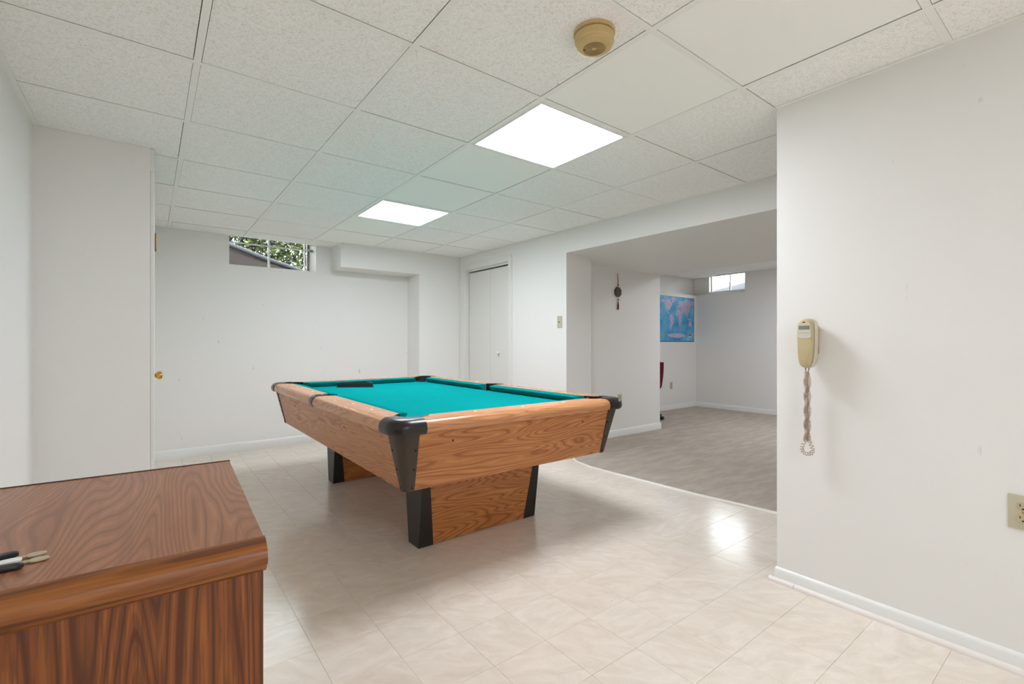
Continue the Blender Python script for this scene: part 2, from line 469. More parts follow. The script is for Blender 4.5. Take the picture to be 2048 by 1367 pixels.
bm = prism(new(), [(xr(3.264), 3.264), (3.584, 3.353), (3.584, 3.6), (5.18, 3.6), (5.18, -.5), (xr(-.5), -.5)], 1.946, TOP)
struct('ceiling_hall', bm, 'wall', 'lowered white soffit over the passage to the back room', 'soffit')
LG = 1.898
walls('wall_map', 'white back room wall with the world map and a ledge on top', (5.10, 7.6, 4.53, 4.9, 0, LG), (5.10, 7.6, 4.66, 4.9, LG, TOP))
walls('wall_window', 'white back room wall with the small bright window', (7.44, 7.72, -.5, 3.69, 0, TOP), (7.44, 7.72, 3.69, 4.66, 0, LG),
      (7.6, 7.72, 4.41, 4.66, LG, TOP), (7.6, 7.72, 3.69, 4.41, LG, 1.945), (7.6, 7.72, 3.69, 3.74, 1.945, TOP), (7.6, 7.72, 3.74, 4.41, 2.235, TOP))
walls('wall_near', 'white wall on the right holding the telephone', (XN, 2.405, -2.75, .986, 0, TOP), mat='wall_faint')
walls('wall_back', 'white wall behind the viewer', (-.6, 2.405, -2.85, -2.65, 0, TOP))
walls('wall_south', 'white wall at the south end of the back room', (2.405, 7.72, -.62, -.5, 0, TOP))

# baseboards
def base_y(name, x0, x1, y, h, label, t=.013):    # board on a wall facing -y
    bm = new()
    prof = [(y, .0), (y - t, .0), (y - t, h - .012), (y - t * .55, h - .003), (y - t * .3, h), (y, h)]
    loft(bm, [[(x, a, b) for a, b in prof] for x in (x0, x1)])
    struct(name, bm, 'trim', label, 'baseboard', smooth=35)
def base_x(name, y0, y1, x, h, label, t=.013):    # board on a wall facing -x
    bm = new()
    prof = [(x, .0), (x - t, .0), (x - t, h - .012), (x - t * .55, h - .003), (x - t * .3, h), (x, h)]
    loft(bm, [[(a, y, b) for a, b in prof] for y in (y0, y1)])
    struct(name, bm, 'trim', label, 'baseboard', smooth=35)
base_y('baseboard_far', .003, 2.545, YF, .088, 'white baseboard along the scuffed far wall')
base_y('baseboard_hall', 3.6, 5.112, 3.6, .09, 'white baseboard under the hanging charm')
base_y('baseboard_map', 5.10, 7.44, 4.53, .085, 'white baseboard under the world map')
base_x('baseboard_back', -.5, 4.53, 7.44, .085, 'white baseboard under the back room window')
base_x('baseboard_near', -2.6, .99, XN, .063, 'white baseboard under the telephone wall', .014)
base_x('baseboard_left', -2.6, YP, XL + .0, .0001, 'thin base line at the left wall') if False else None
bm = new()
for a, b in ((-2.6, .905), (.9065, 1.012)):
    prof = [(XN - .014, 0)] + [(XN - .014 - .017 * math.cos(t), .019 * math.sin(t)) for t in [PI / 2 * k / 6 for k in range(7)]]
    loft(bm, [[(p, y, q) for p, q in prof] for y in (a, b)])
struct('trim_2', bm, 'quarter', 'rounded shoe moulding in front of the telephone wall baseboard', 'moulding', smooth=40)

# ------------------------------------------------------------------ ceiling grid
ceiling = struct('ceiling', B(-.62, 7.8, -2.85, 5.95, TOP, 2.4), 'dark', 'white drop ceiling of fissured square tiles in a metal grid', 'ceiling')
XS = [XL, .145, .762, 1.368, 1.987, 2.578, 3.3]
YS = [-2.65, -2.03, -1.43, -.83, -.22, .395, 1.0, 1.577, 2.175, 2.785, 3.39, 3.985, 4.58, 5.17, YF]
TB = .012
LIGHTS = [(3, 7), (3, 10), (1, 1)]  # last entry is an added fill panel behind the camera
SMOOTH = [(3, 6), (3, 8), (3, 9), (3, 11), (3, 5), (3, 12)]
def tile_poly(x0, x1, y0, y1, last):
    if last: return [(x0, y0), (xr(y0) - .003, y0), (xr(y1) - .003, y1), (x0, y1)]
    return [(x0, y0), (x1, y0), (x1, y1), (x0, y1)]
random.seed(11)
for i in range(6):
    for j in range(len(YS) - 1):
        if (i, j) in LIGHTS: continue
        x0, x1, y0, y1 = XS[i], XS[i + 1], YS[j], YS[j + 1]
        last = i == 5
        if x0 > XN and y1 < -.45: continue
        if i == 4 and y1 < -.45: x1 = XN
        if i == 0 and y0 >= YP: x0 = .0035 - TB
        if i == 0 and y0 < YP < y1: pass
        g = lambda: TB + random.choice((.0004, .0008, .0012, .0022))
        a0, b0 = (x0 + (.022 if i == 0 and y1 < YP + .2 else g()), y0 + g())
        a1, b1 = x1 - g(), y1 - g()
        if a1 - a0 < .02: continue
        z = CE + random.choice((.001, .0015, .002))
        cx_, cy_ = (a0 + a1) / 2, (b0 + b1) / 2
        if i == 0 and y0 < YP < y1:      # notched round the partition end
            bm = prism(new(), [(a0, b0), (a1, b0), (a1, b1), (.004, b1), (.004, YP - .002), (a0, YP - .002)], z, z + .014)
        else:
            bm = prism(new(), tile_poly(a0, a1, b0, b1, last), z, z + .014)
        o = build('ceiling_tile', bm, 'smooth_tile' if (i, j) in SMOOTH else 'tile', None, (cx_, cy_, CE))
        o.parent = ceiling
        if (i, j) in SMOOTH: o['label'] = 'smooth plain ceiling panel'
bmw = []
for i in range(1, 6):
    x = XS[i]
    y0 = -2.65 if x < XN else -.5
    y1 = 5.137 if x > 1.63 else YF
    bm = new(); box(bm, x - TB, x + TB, y0, y1, CE - .0012, CE + .0006); box(bm, x - .002, x + .002, y0, y1, CE + .0006, CE + .035)
    build('main_runner', bm, 'tbar', ceiling)
for j in range(1, len(YS) - 1):
    y = YS[j]
    for i in range(6):
        x0 = XS[i] + TB; x1 = XS[i + 1] - TB
        if i == 0: x0 = XL if y < YP else .004
        if i == 5: x1 = xr(y)
        if x0 > XN and y < -.45: continue
        if i == 4 and y < -.45: x1 = XN
        if y > 5.137 and x0 > 1.6: continue
        if y > 5.137 and x1 > 1.63: x1 = 1.626
        if x1 - x0 < .02: continue
        bm = new(); box(bm, x0, x1, y - TB, y + TB, CE - .0008, CE + .0008); box(bm, x0, x1, y - .002, y + .002, CE + .0008, CE + .03)
        build('cross_tee', bm, 'tbar', ceiling)
bm = new(); box(bm, XL, XL + .022, -2.65, YP, CE - .0015, CE + .0005); box(bm, XL, XL + .0015, -2.65, YP, CE, CE + .02)
build('wall_angle', bm, 'tbar', ceiling)
bm = new(); box(bm, XN - .02, XN, -2.65, .986, CE - .0015, CE + .0005); box(bm, XN - .0015, XN, -2.65, .986, CE, CE + .02)
build('wall_angle', bm, 'tbar', ceiling)
bm = new(); prism(bm, [(xr(-.5) - .016, -.5), (xr(-.5), -.5), (xr(5.137), 5.137), (xr(5.137) - .016, 5.137)], CE - .0015, CE + .0005)
build('wall_angle', bm, 'tbar', ceiling)
bm = new(); box(bm, .004, 1.626, YF - .018, YF, CE - .0015, CE + .0005); box(bm, 1.626, xr(5.137), 5.137 - .016, 5.137, CE - .0015, CE + .0005)
build('wall_angle', bm, 'tbar', ceiling)

# back room ceiling
CB = 2.207
bX = [5.18, 5.69, 6.295, 6.90, 7.6]; bY = [-.5, .55, 1.16, 1.77, 2.39, 3.0, 3.605, 4.21, 4.66]
cb = struct('ceiling_back', B(5.18, 7.6, -.5, 4.66, CB + .06, TOP), 'dark', 'white drop ceiling of the back room', 'ceiling')
for i in range(len(bX) - 1):
    for j in range(len(bY) - 1):
        x1 = bX[i + 1] if (bY[j] >= 3.69 or i < 3) else 7.44
        if (i, j) in ((1, 3),): continue
        bm = B(bX[i] + .013, x1 - .013, bY[j] + .013, bY[j + 1] - .013, CB + .001, CB + .013)
        o = build('ceiling_tile', bm, 'tile', None, ((bX[i] + bX[i + 1]) / 2, (bY[j] + bY[j + 1]) / 2, CB)); o.parent = cb
for x in bX[1:-1]:
    bm = new(); box(bm, x - TB, x + TB, -.5, 4.66, CB - .0012, CB + .0006); box(bm, x - .002, x + .002, -.5, 4.66, CB, CB + .03)
    build('main_runner', bm, 'tbar', cb)
for y in bY[1:-1]:
    for i in range(len(bX) - 1):
        bm = new(); box(bm, bX[i] + (TB if i else 0), min(bX[i + 1] - TB, 7.44 if y < 3.69 else 9), y - TB, y + TB, CB - .0008, CB + .0008); box(bm, bX[i] + .02, bX[i + 1] - .17, y - .002, y + .002, CB, CB + .03)
        build('cross_tee', bm, 'tbar', cb)
bm = new(); box(bm, 7.42, 7.44, -.5, 3.69, CB - .0015, CB + .001); box(bm, 5.18, 5.2, -.5, 3.6, CB - .0015, CB + .001)
build('wall_angle', bm, 'tbar', cb)

# ------------------------------------------------------------------ ceiling lights, with added out-of-view fill panels
LAMPS = [(XS[i] + TB, XS[i + 1] - TB, YS[j] + TB, YS[j + 1] - TB, CE) for i, j in LIGHTS]
LAMPS += [(5.69 + TB, 6.295 - TB, 1.77 + TB, 2.39 - TB, CB)]  # added back room fill panel, kept out of view above the soffit
for k, (x0, x1, y0, y1, CE_) in enumerate(LAMPS):
    t = thing('ceiling_light', ((x0 + x1) / 2, (y0 + y1) / 2, CE_), ['nearer square lit ceiling light panel over the pool table front', 'farther square lit ceiling light panel over the pool table back', 'added unseen fill light panel behind the viewer over the left side', 'added unseen fill light panel in the back room above the passage soffit'][k], 'ceiling light', 'lit square ceiling panels')
    bm = new()
    w = .019
    for a in ((x0, x1, y0, y0 + w), (x0, x1, y1 - w, y1), (x0, x0 + w, y0 + w, y1 - w), (x1 - w, x1, y0 + w, y1 - w)):
        box(bm, *a, CE_ - .004, CE_ + .022)
    bevel(bm, .003, 1)
    build('frame', bm, 'lamp_frame', t)
    build('diffuser', B(x0 + w, x1 - w, y0 + w, y1 - w, CE_ + .002, CE_ + .006), 'diffuser', t)
    build('housing', B(x0, x1, y0, y1, CE_ + .03, CE_ + .09), 'lamp_frame', t)

# ------------------------------------------------------------------ closet door (bifold)
d1 = thing('door_1', (xr(4.56), 4.56, 0), 'white bifold closet door in the right wall beside the corner', 'door', kind='structure')
bm = new()
def xprism(bm, ya, yb, za, zb, t0, t1):     # slab parallel to the closet wall, t = distance in front (-) or behind (+)
    return prism(bm, [(xr(ya) + t0, ya), (xr(ya) + t1, ya), (xr(yb) + t1, yb), (xr(yb) + t0, yb)], za, zb)
build('casing', bevel(xprism(new(), 5.13, DY0, 0, 2.055, -.014, .0), .003, 1), 'casing', d1)
build('casing', bevel(xprism(new(), DY1, 4.087, 0, 2.055, -.014, .0), .003, 1), 'casing', d1)
build('casing', bevel(xprism(new(), DY0, DY1, DZ, 2.055, -.014, .0), .003, 1), 'casing', d1)
build('jamb', xprism(new(), DY0, DY0 - .012, 0, DZ, -.004, .1), 'casing', d1)
build('jamb', xprism(new(), DY1 + .012, DY1, 0, DZ, -.004, .1), 'casing', d1)
build('track', xprism(new(), DY0 - .012, DY1 + .012, DZ - .018, DZ, .03, .075), 'casing', d1)
leafs = []
for ya, yb in ((4.998, 4.5615), (4.5585, 4.166)):
    leafs.append(build('door_leaf', bevel(xprism(new(), ya, yb, .015, 1.951, .045, .078), .002, 1), 'door', d1))
bm = lathe(new(), (0, 0, 0), [(.006, 0), (.006, .015), (.016, .02), (.0185, .028), (.014, .036), (.004, .038)], 'x', 20)
bmesh.ops.scale(bm, vec=(-1, 1, 1), verts=bm.verts); bmesh.ops.translate(bm, vec=(xr(4.38) + .045, 4.38, .975), verts=bm.verts)
build('door_knob', bm, 'white_plastic', leafs[1], smooth=40)
build('closet_shade', B(3.5, 3.59, 4.16, 5.0, .01, 1.98), 'dark', d1)  # dark sheet whose colour stands in for shade inside the closet

# ------------------------------------------------------------------ side door with brass knob (seen edge on)
d2 = thing('door_2', (0, 3.78, 0), 'white door seen edge on at the partition end with brass knob', 'door', kind='structure')
build('casing', bevel(B(.003, .0225, YP + .003, 3.372, 0, 2.035), .003, 1), 'casing', d2)
build('casing', bevel(B(.003, .0225, 4.16, 4.245, 0, 2.035), .003, 1), 'casing', d2)
build('casing', bevel(B(.003, .0225, 3.372, 4.16, 1.965, 2.035), .003, 1), 'casing', d2)
leaf = build('door_leaf', bevel(B(-.04, -.001, 3.405, 4.155, .012, 1.99), .002, 1), 'door', d2)
bm = lathe(new(), (-.001, 4.06, .865), [(.029, 0), (.03, .004), (.02, .009), (.0115, .014), (.011, .03), (.018, .036), (.026, .048), (.0275, .058), (.024, .068), (.012, .073), (.002, .074)], 'x', 28)
build('door_knob', bm, 'brass', leaf, smooth=40, label='brass door knob')
bm = lathe(new(), (.029, 3.40, 1.61), [(.0, 0), (.0045, .001), (.005, .004), (.005, .098), (.0045, .101), (.003, .106)], 'z', 12)
box(bm, .0, .028, 3.398, 3.402, 1.612, 1.708)
build('hinge', bm, 'old_brass', d2, label='brass hinge', smooth=40)
struct('trim_3', B(.003, .0215, YP + .003, 3.37, 2.035, CE - .0012), 'casing', 'short trim post above the side door casing', 'trim')

# ------------------------------------------------------------------ windows
w1 = thing('window_1', (1.045, 5.75, 1.87), 'small basement window under the ceiling with a tree outside', 'window', kind='structure')
bm = new()
x0, x1, z0, z1, y0, y1 = .633, 1.456, 1.876, 2.247, 5.735, 5.772
for a in ((x0, x0 + .02, z0, z1), (x1 - .022, x1, z0, z1), (x0 + .02, x1 - .022, z0, z0 + .022), (x0 + .02, x1 - .022, z1 - .02, z1)):
    box(bm, a[0], a[1], y0, y1, a[2], a[3])
build('window_frame', bevel(bm, .003, 1), 'frame_metal', w1)
bm = new(); box(bm, 1.405, 1.418, 5.738, 5.768, z0 + .022, z1 - .02)
build('sash_stile', bm, 'white_plastic', w1)
build('mullion', B(1.032, 1.052, 5.745, 5.765, z0 + .022, z1 - .02), 'white_plastic', w1)
for a, b in ((x0 + .02, 1.032), (1.052, 1.405)):
    build('pane', B(a, b, 5.753, 5.757, z0 + .022, z1 - .02), 'glass', w1)
bm = new(); loft(bm, [[(x, 5.462, 1.872), (x, 5.735, 1.872), (x, 5.735, 1.905 if False else 1.876), (x, 5.462, 1.874)] for x in (.633, 1.456)])
build('window_sill', bm, 'trim', w1)
bm = new(); tube(bm, [(.632, 5.60, 2.121), (1.457, 5.60, 2.121)], .0085, 10)
rod = build('curtain_rod', bm, 'white_plastic', None, (1.045, 5.60, 2.121), 40, 'thin white rod spanning the small tree window', 'curtain rod')
bm = lathe(new(), (1.457, 5.60, 2.121), [(.0085, -.03), (.014, -.028), (.014, 0)], 'x', 14)
build('rod_socket', bm, 'frame_metal', rod, smooth=40)

w2 = thing('window_2', (7.64, 4.07, 1.95), 'small bright window in the back room above the ledge', 'window', kind='structure')
bm = new(); y0, y1, z0, z1 = 3.741, 4.409, 1.946, 2.234
for a in ((y0, y0 + .018, z0, z1), (y1 - .022, y1, z0, z1), (y0 + .018, y1 - .022, z0, z0 + .014), (y0 + .018, y1 - .022, z1 - .014, z1)):
    box(bm, 7.61, 7.66, a[0], a[1], a[2], a[3])
build('window_frame', bevel(bm, .002, 1), 'white_plastic', w2)
build('sash_stile', B(7.615, 7.65, 4.345, 4.362, z0 + .014, z1 - .014), 'frame_metal', w2)
build('mullion', B(7.62, 7.645, 4.018, 4.034, z0 + .014, z1 - .014), 'white_plastic', w2)
for a, b in ((y0 + .018, 4.018), (4.034, 4.345)):
    build('pane', B(7.63, 7.634, a, b, z0 + .014, z1 - .014), 'glass', w2)

# ------------------------------------------------------------------ outside
bm = new()   # planted bank behind window 1
random.seed(5)
nx, ny = 30, 12; G = []
for i in range(nx):
    col_ = []
    for j in range(ny):
        x = -1.8 + 6.5 * i / (nx - 1); y = 5.95 + 2.6 * j / (ny - 1)
        crest = max(.25, .50 - .30 * max(-.6, min(.9, x - .95)))
        h = 1.80 + min(1, j / 5) * crest + random.uniform(-.012, .012)
        col_.append(bm.verts.new((x, y, h)))
    G.append(col_)
for i in range(nx - 1):
    for j in range(ny - 1): bm.faces.new((G[i][j], G[i + 1][j], G[i + 1][j + 1], G[i][j + 1]))
gb = struct('ground', bm, 'mulch', 'brown mulch bank outside the small tree window', 'garden bed', (1, 6.5, 1.8), 60)
bm = new(); tube(bm, [(x, 7.02, 1.8 + max(.25, .50 - .30 * max(-.6, min(.9, x - .95))) + .005 * math.sin(9 * x)) for x in [-1 + .15 * k for k in range(34)]], .032, 8)
build('shade_band', bm, 'bank_shade', gb, smooth=60)  # shaded band along the bank top, put in as a blue-grey tube
sh = thing('shrub', (1.3, 8.0, 2.1), 'leafy green shrub with dark branches outside the far wall window', 'shrub')
bm = new(); tips = []
random.seed(21)
def branch(p, d, r, n):
    pts_ = [p]; q = p.copy()
    for k in range(5):
        d = (d + Vector((random.uniform(-.4, .4), random.uniform(-.25, .25), random.uniform(-.15, .15)))).normalized()
        q = q + d * .11; pts_.append(q.copy())
    tube(bm, pts_, [r * (1 - .13 * k) for k in range(6)], 5)
    tips.extend(pts_[2:])
    if n > 0:
        for k in (1, 3, 4, 5): branch(pts_[k], (d + Vector((random.uniform(-.9, .9), random.uniform(-.5, .5), random.uniform(-.4, .5)))).normalized(), r * .6, n - 1)
for bx_ in (.75, .95, 1.15, 1.4, 1.7, 2.0, 2.4):
    branch(Vector((bx_, 8.0 + random.uniform(-.2, .2), 2.06)), Vector((random.uniform(-.6, .6), 0, 1)).normalized(), .026, 2)
build('branches', bm, 'bark', sh, smooth=60)
bm = new()
def leaf(q, s):
    a = Vector((random.uniform(-1, 1), random.uniform(-1, 1), random.uniform(-1, 1))).normalized()
    b = a.cross(Vector((random.uniform(-1, 1), random.uniform(-1, 1), random.uniform(-1, 1)))).normalized()
    bm.faces.new([bm.verts.new(q + v) for v in (-a * s, b * s * .45, a * s, -b * s * .45)])
for p in tips * 3:
    if p.x < 1.3 and random.random() < .45: continue
    leaf(p + Vector((random.gauss(0, .08), random.gauss(0, .08), random.gauss(0, .08))), random.uniform(.025, .05))
for k in range(9000):
    x = random.uniform(.6, 2.6)
    if x < 1.25 and random.random() < .5: continue
    leaf(Vector((x, 8.2 + random.gauss(0, .3), random.uniform(2.1, 3.0))), random.uniform(.025, .05))
build('foliage', bm, 'leaf', sh, kind='stuff')
struct('ground', B(7.73, 12, 0, 7, 1.5, 1.7), 'lawn', 'ground outside the back room window', 'ground')
wc = thing('covered_mound', (8.6, 4.4, 1.7), 'blue grey cover sloping outside the back room window', 'cover')
bm = new()
rings = []
for k in range(13):
    y = 2.2 + 4.2 * k / 12
    base = 2.02 + .30 * (1 - abs((y - 3.3) / 2.6) ** 1.6)
    rings.append([(8.3, y, 1.7), (8.35, y, base - .12), (8.55, y, base), (8.9, y, base + .06), (9.4, y, base - .1), (9.6, y, 1.7)])
loft(bm, rings)
build('cover', bm, 'tarp', wc, smooth=70)
bm = new(); loft(bm, [[(8.22, 5.15, 1.98), (8.26, 5.15, 1.98), (8.26, 5.15, 2.02), (8.22, 5.15, 2.02)], [(8.22, 3.2, 2.27), (8.26, 3.2, 2.27), (8.26, 3.2, 2.31), (8.22, 3.2, 2.31)]])
tube(bm, [(8.24, 5.1, 1.7), (8.24, 5.1, 2.0)], .02, 6); tube(bm, [(8.24, 3.25, 1.7), (8.24, 3.25, 2.28)], .02, 6)
build('edge_rail', bm, 'white_plastic', wc)

# ------------------------------------------------------------------ pool table
TX, TY = 1.527, 3.075
OX, OY = .738, 1.25            # outer half sizes of the rails
ZT, ZB = .760, .716             # rail top, cloth
pt = thing('pool_table', (TX, TY, 0), 'wood-grain pool table with teal cloth and black corner castings', 'pool table')
def W2(sx, sy, a, b, z):        # corner-local (a inward in x, b inward in y) -> world
    return (TX + sx * (OX - a), TY + sy * (OY - b), z)
NOSE = .184
PC, PR = .155, .075
SC, SR = .128, .056
# rails: profile across a (0 outer edge -> inward), ends follow end(a)
wood = [(.022, .697), (.006, .701), (.0005, .712), (0, .724), (.003, .737), (.010, .748), (.022, .756), (.038, .760), (.080, .760), (.0805, .760), (.092, .760), (.110, .760), (.130, .760), (.130, .716), (.06, .697)]
cush = [(.130, .7585), (.15, .7585), (.179, .755), (NOSE, .751), (NOSE - .001, .7455), (.170, .732), (.156, .716), (.130, .716)]
def e_corner_w(a): return .15 if a <= .08 else max(.15, PC + math.sqrt(max(0, (PR + .003) ** 2 - (a - PC) ** 2)))
def e_corner_c(a): return .229 + (a - .13) * .72
def e_side_w(a): return .030 if a <= .078 else .034 + (a - .078) / .052 * .024
def e_side_c(a): return .059 + (a - .13) * .2
def sweep(prof, e0, e1, L, tf):
    bm = new()
    loft(bm, [[tf(a, e0(a), z) for a, z in prof], [tf(a, L - e1(a), z) for a, z in prof]])
    return bm
def make_rail(sx, sy, along):
    if along == 'x':
        tf = lambda a, s, z: (TX - OX + s, TY + sy * (OY - a), z); L = 2 * OX; es = (e_corner_w, e_corner_w); ec = (e_corner_c, e_corner_c); mat = 'rail_x'
    else:   # half long rail from corner (sx,sy) to the side pocket
        tf = lambda a, s, z: (TX + sx * (OX - a), TY + sy * (OY - s), z); L = OY; es = (e_corner_w, e_side_w); ec = (e_corner_c, e_side_c); mat = 'rail_y'
    r = build('rail', sweep(wood, *es, L, tf), mat, pt, smooth=40)
    build('cushion', sweep(cush, *ec, L, tf), 'cushion', r, smooth=35)
    ss = [OX - .29, OX, OX + .29] if along == 'x' else [OY - .805, OY - .532, OY - .262]
    for s in ss:
        x, y, z = tf(.080, s, ZT)
        build('sight', lathe(new(), (x, y, z - .002), [(.007, 0), (.007, .0024), (.005, .0028)], 'z', 12), 'sight', r)
for sy in (-1, 1): make_rail(1, sy, 'x')
for sx in (-1, 1):
    for sy in (-1, 1): make_rail(sx, sy, 'y')
# cloth bed with pocket cut-outs
PC, PR = .155, .075
SC, SR = .128, .056
def cut_bed():
    # grid of the bed as polygon with arcs that bite inward at pockets
    hx, hy = OX - .10, OY - .10
    out = []
    def bite(cx, cy, r, a0, a1, n=12): out.extend([(cx + r * math.cos(a0 + (a1 - a0) * k / n), cy + r * math.sin(a0 + (a1 - a0) * k / n)) for k in range(n + 1)])
    cx, cy = OX - PC, OY - PC
    e = PC - .10; al = math.asin(e / PR)
    # circle centre (cx,cy) is e inside the bed corner; the bed boundary bites round its inner side
    bite(-cx, -cy, PR, PI - al * -1 if False else PI + al, PI + al - (1.5 * PI - 0) + 0 - 0) if False else None
    for (sx, sy, a0) in ((-1, -1, PI), (1, -1, 1.5 * PI), (1, 1, 0), (-1, 1, .5 * PI)):
        # going counter-clockwise round the bed; enters from one edge, leaves on the next
        st = a0 + al if True else a0
        en = a0 + .5 * PI - al
        # inner side of the circle is the long way round, clockwise from st to en
        bite(sx * cx, sy * cy, PR, st, en - 2 * PI) if False else bite(sx * cx, sy * cy, PR, st, en - 2 * PI)
        if (sx, sy) == (1, -1):
            q = math.acos((SC - .10) / SR); bite(OX - SC, 0, SR, -q, -2 * PI + q)
        if (sx, sy) == (-1, 1):
            q = math.acos((SC - .10) / SR); bite(-(OX - SC), 0, SR, PI - q, PI + q - 2 * PI)
    return out
o_ = cut_bed()
bm = new()
tri = geometry.tessellate_polygon([[Vector((x, y, 0)) for x, y in o_]])
up = [bm.verts.new((TX + x, TY + y, ZB)) for x, y in o_]; dn = [bm.verts.new((TX + x, TY + y, ZB - .02)) for x, y in o_]
for t in tri:
    bm.faces.new([up[i] for i in t]); bm.faces.new([dn[i] for i in reversed(t)])
for i in range(len(o_)):
    j = (i + 1) % len(o_); bm.faces.new((up[i], up[j], dn[j], dn[i]))
build('bed_cloth', bm, 'felt', pt)
build('slate_bed', B(TX - .64, TX + .64, TY - 1.13, TY + 1.13, .56, .585), 'pocket', pt)
for sx in (-1, 1):
    for sy in (-1, 1):
        c = W2(sx, sy, PC, PC, 0)
        build('pocket_cup', lathe(new(), (c[0], c[1], .60), [(.001, 0), (.07, .004), (PR + .004, .03), (PR + .004, .094), (PR + .001, .094), (PR + .001, .03), (.06, .01), (.001, .006)], 'z', 24), 'pocket', pt, smooth=40)
    build('pocket_cup', lathe(new(), (TX + sx * (OX - SC), TY, .60), [(.001, 0), (.05, .004), (SR + .004, .03), (SR + .004, .094), (SR + .001, .094), (SR + .001, .03), (.04, .01), (.001, .006)], 'z', 24), 'pocket', pt, smooth=40)
# corner castings: rail profile swept round the corner plus a top plate cut by the pocket
PRF = [(.024, .6955), (.004, .699), (-.003, .711), (-.004, .724), (-.001, .739), (.008, .7515), (.022, .7605), (.040, .7635)]
def corner_path(R, leg):
    P = [((leg), 0.0, 0.0, -1.0)]
    for k in range(9):
        t = PI / 2 * k / 8
        P.append((R - R * math.sin(t), R - R * math.cos(t), -math.sin(t), -math.cos(t)))
    P.append((0.0, leg, -1.0, 0.0))
    return P                    # (a, b, outward normal a, outward normal b)
def casting(sx, sy):
    bm = new(); Rr = .085
    rings = []
    for a, b, na, nb in corner_path(Rr, .152):
        rings.append([W2(sx, sy, a - na * o, b - nb * o, z) for o, z in PRF])
    # bmesh lathe-like open loft
    R_ = [[bm.verts.new(p) for p in r] for r in rings]
    for A, B_ in zip(R_, R_[1:]):
        for i in range(len(PRF) - 1): bm.faces.new((A[i], A[i + 1], B_[i + 1], B_[i]))
    # top plate polygon
    outer = [(a - na * .040, b - nb * .040) for a, b, na, nb in corner_path(Rr, .152)]
    al = math.acos((PC - .152) / PR) if abs(PC - .152) < PR else 0
    s0 = math.asin((.152 - PC) / PR)
    inner = []
    n = 14
    a_start, a_end = PI - s0, 1.5 * PI + s0      # from the (0,leg) side to the (leg,0) side round the outer part
    for k in range(n + 1):
        t = a_start + (a_end - a_start) * k / n
        inner.append((PC + PR * math.cos(t), PC + PR * math.sin(t)))
    poly = outer + inner
    zt = .7635
    vs = [bm.verts.new(W2(sx, sy, a, b, zt)) for a, b in poly]
    for t in geometry.tessellate_polygon([[Vector((a, b, 0)) for a, b in poly]]): bm.faces.new([vs[i] for i in t])
    # pocket wall
    lo = [bm.verts.new(W2(sx, sy, a, b, .69)) for a, b in inner]; hi = vs[len(outer):]
    for i in range(len(inner) - 1): bm.faces.new((hi[i], hi[i + 1], lo[i + 1], lo[i]))
    # end faces
    for r, q in ((R_[0], 0), (R_[-1], -1)):
        c0 = bm.verts.new(W2(sx, sy, .152 if q == 0 else .045, .045 if q == 0 else .152, .6955))
        bm.faces.new(list(r) + [c0])
    bmesh.ops.remove_doubles(bm, verts=bm.verts, dist=.0004)
    return build('corner_casting', bm, 'black', pt, smooth=42)
AT, AB = .700, .436             # apron top, bottom
IT, IB = .033, .095             # apron inset from the rail edge at top and bottom
def inset(z): return IB + (IT - IB) * (z - AB) / (AT - AB)
def bracket(sx, sy):
    bm = new(); rings = []
    for z in (AB - .002, .50, .57, .64, AT):
        f = (z - AB) / (AT - AB); leg = .046 + .058 * f; R = .028 + .03 * f; i_ = inset(z) - .004
        ring_o = [W2(sx, sy, a + i_, b + i_, z) for a, b, _, _ in corner_path(R, leg)]
        ring_i = [W2(sx, sy, a + i_ - na * .01, b + i_ - nb * .01, z) for a, b, na, nb in corner_path(R, leg)][::-1]
        rings.append(ring_o + ring_i)
    loft(bm, rings)
    br = build('corner_bracket', bm, 'black2', pt, smooth=40)
    for z in (.450, .535, .622):
        f = (z - AB) / (AT - AB); leg = .046 + .058 * f - .012; i_ = inset(z) - .004
        for axis in ('x', 'y'):
            if axis == 'y': p = W2(sx, sy, leg + i_, i_, z)
            else: p = W2(sx, sy, i_, leg + i_, z)
            bm = lathe(new(), p, [(.006, -.004), (.006, .002), (.004, .0034)] if (sy if axis == 'y' else sx) > 0 else [(.004, -.0034), (.006, -.002), (.006, .004)], axis, 10)
            build('screw', bm, 'screw', br)
def liner(sx, sy):
    bm = new(); th = math.acos((.131 - PC) / PR)
    a0, a1 = th, 1.5 * PI + (PI - th) - 0
    A_ = math.atan2(math.sqrt(PR ** 2 - (.131 - PC) ** 2), .131 - PC); B_ = 2 * PI + math.atan2(.131 - PC, math.sqrt(PR ** 2 - (.131 - PC) ** 2))
    ri, ro = [], []
    for k in range(25):
        t = A_ + (B_ - A_) * k / 24
        ri.append((PC + PR * math.cos(t), PC + PR * math.sin(t))); ro.append((PC + (PR + .003) * math.cos(t), PC + (PR + .003) * math.sin(t)))
    loft(bm, [[W2(sx, sy, a, b, z) for a, b in ri + ro[::-1]] for z in (.66, .7605)])
    build('pocket_liner', bm, 'pocket', pt, smooth=40)
for sx in (-1, 1):
    for sy in (-1, 1): casting(sx, sy); bracket(sx, sy); liner(sx, sy)
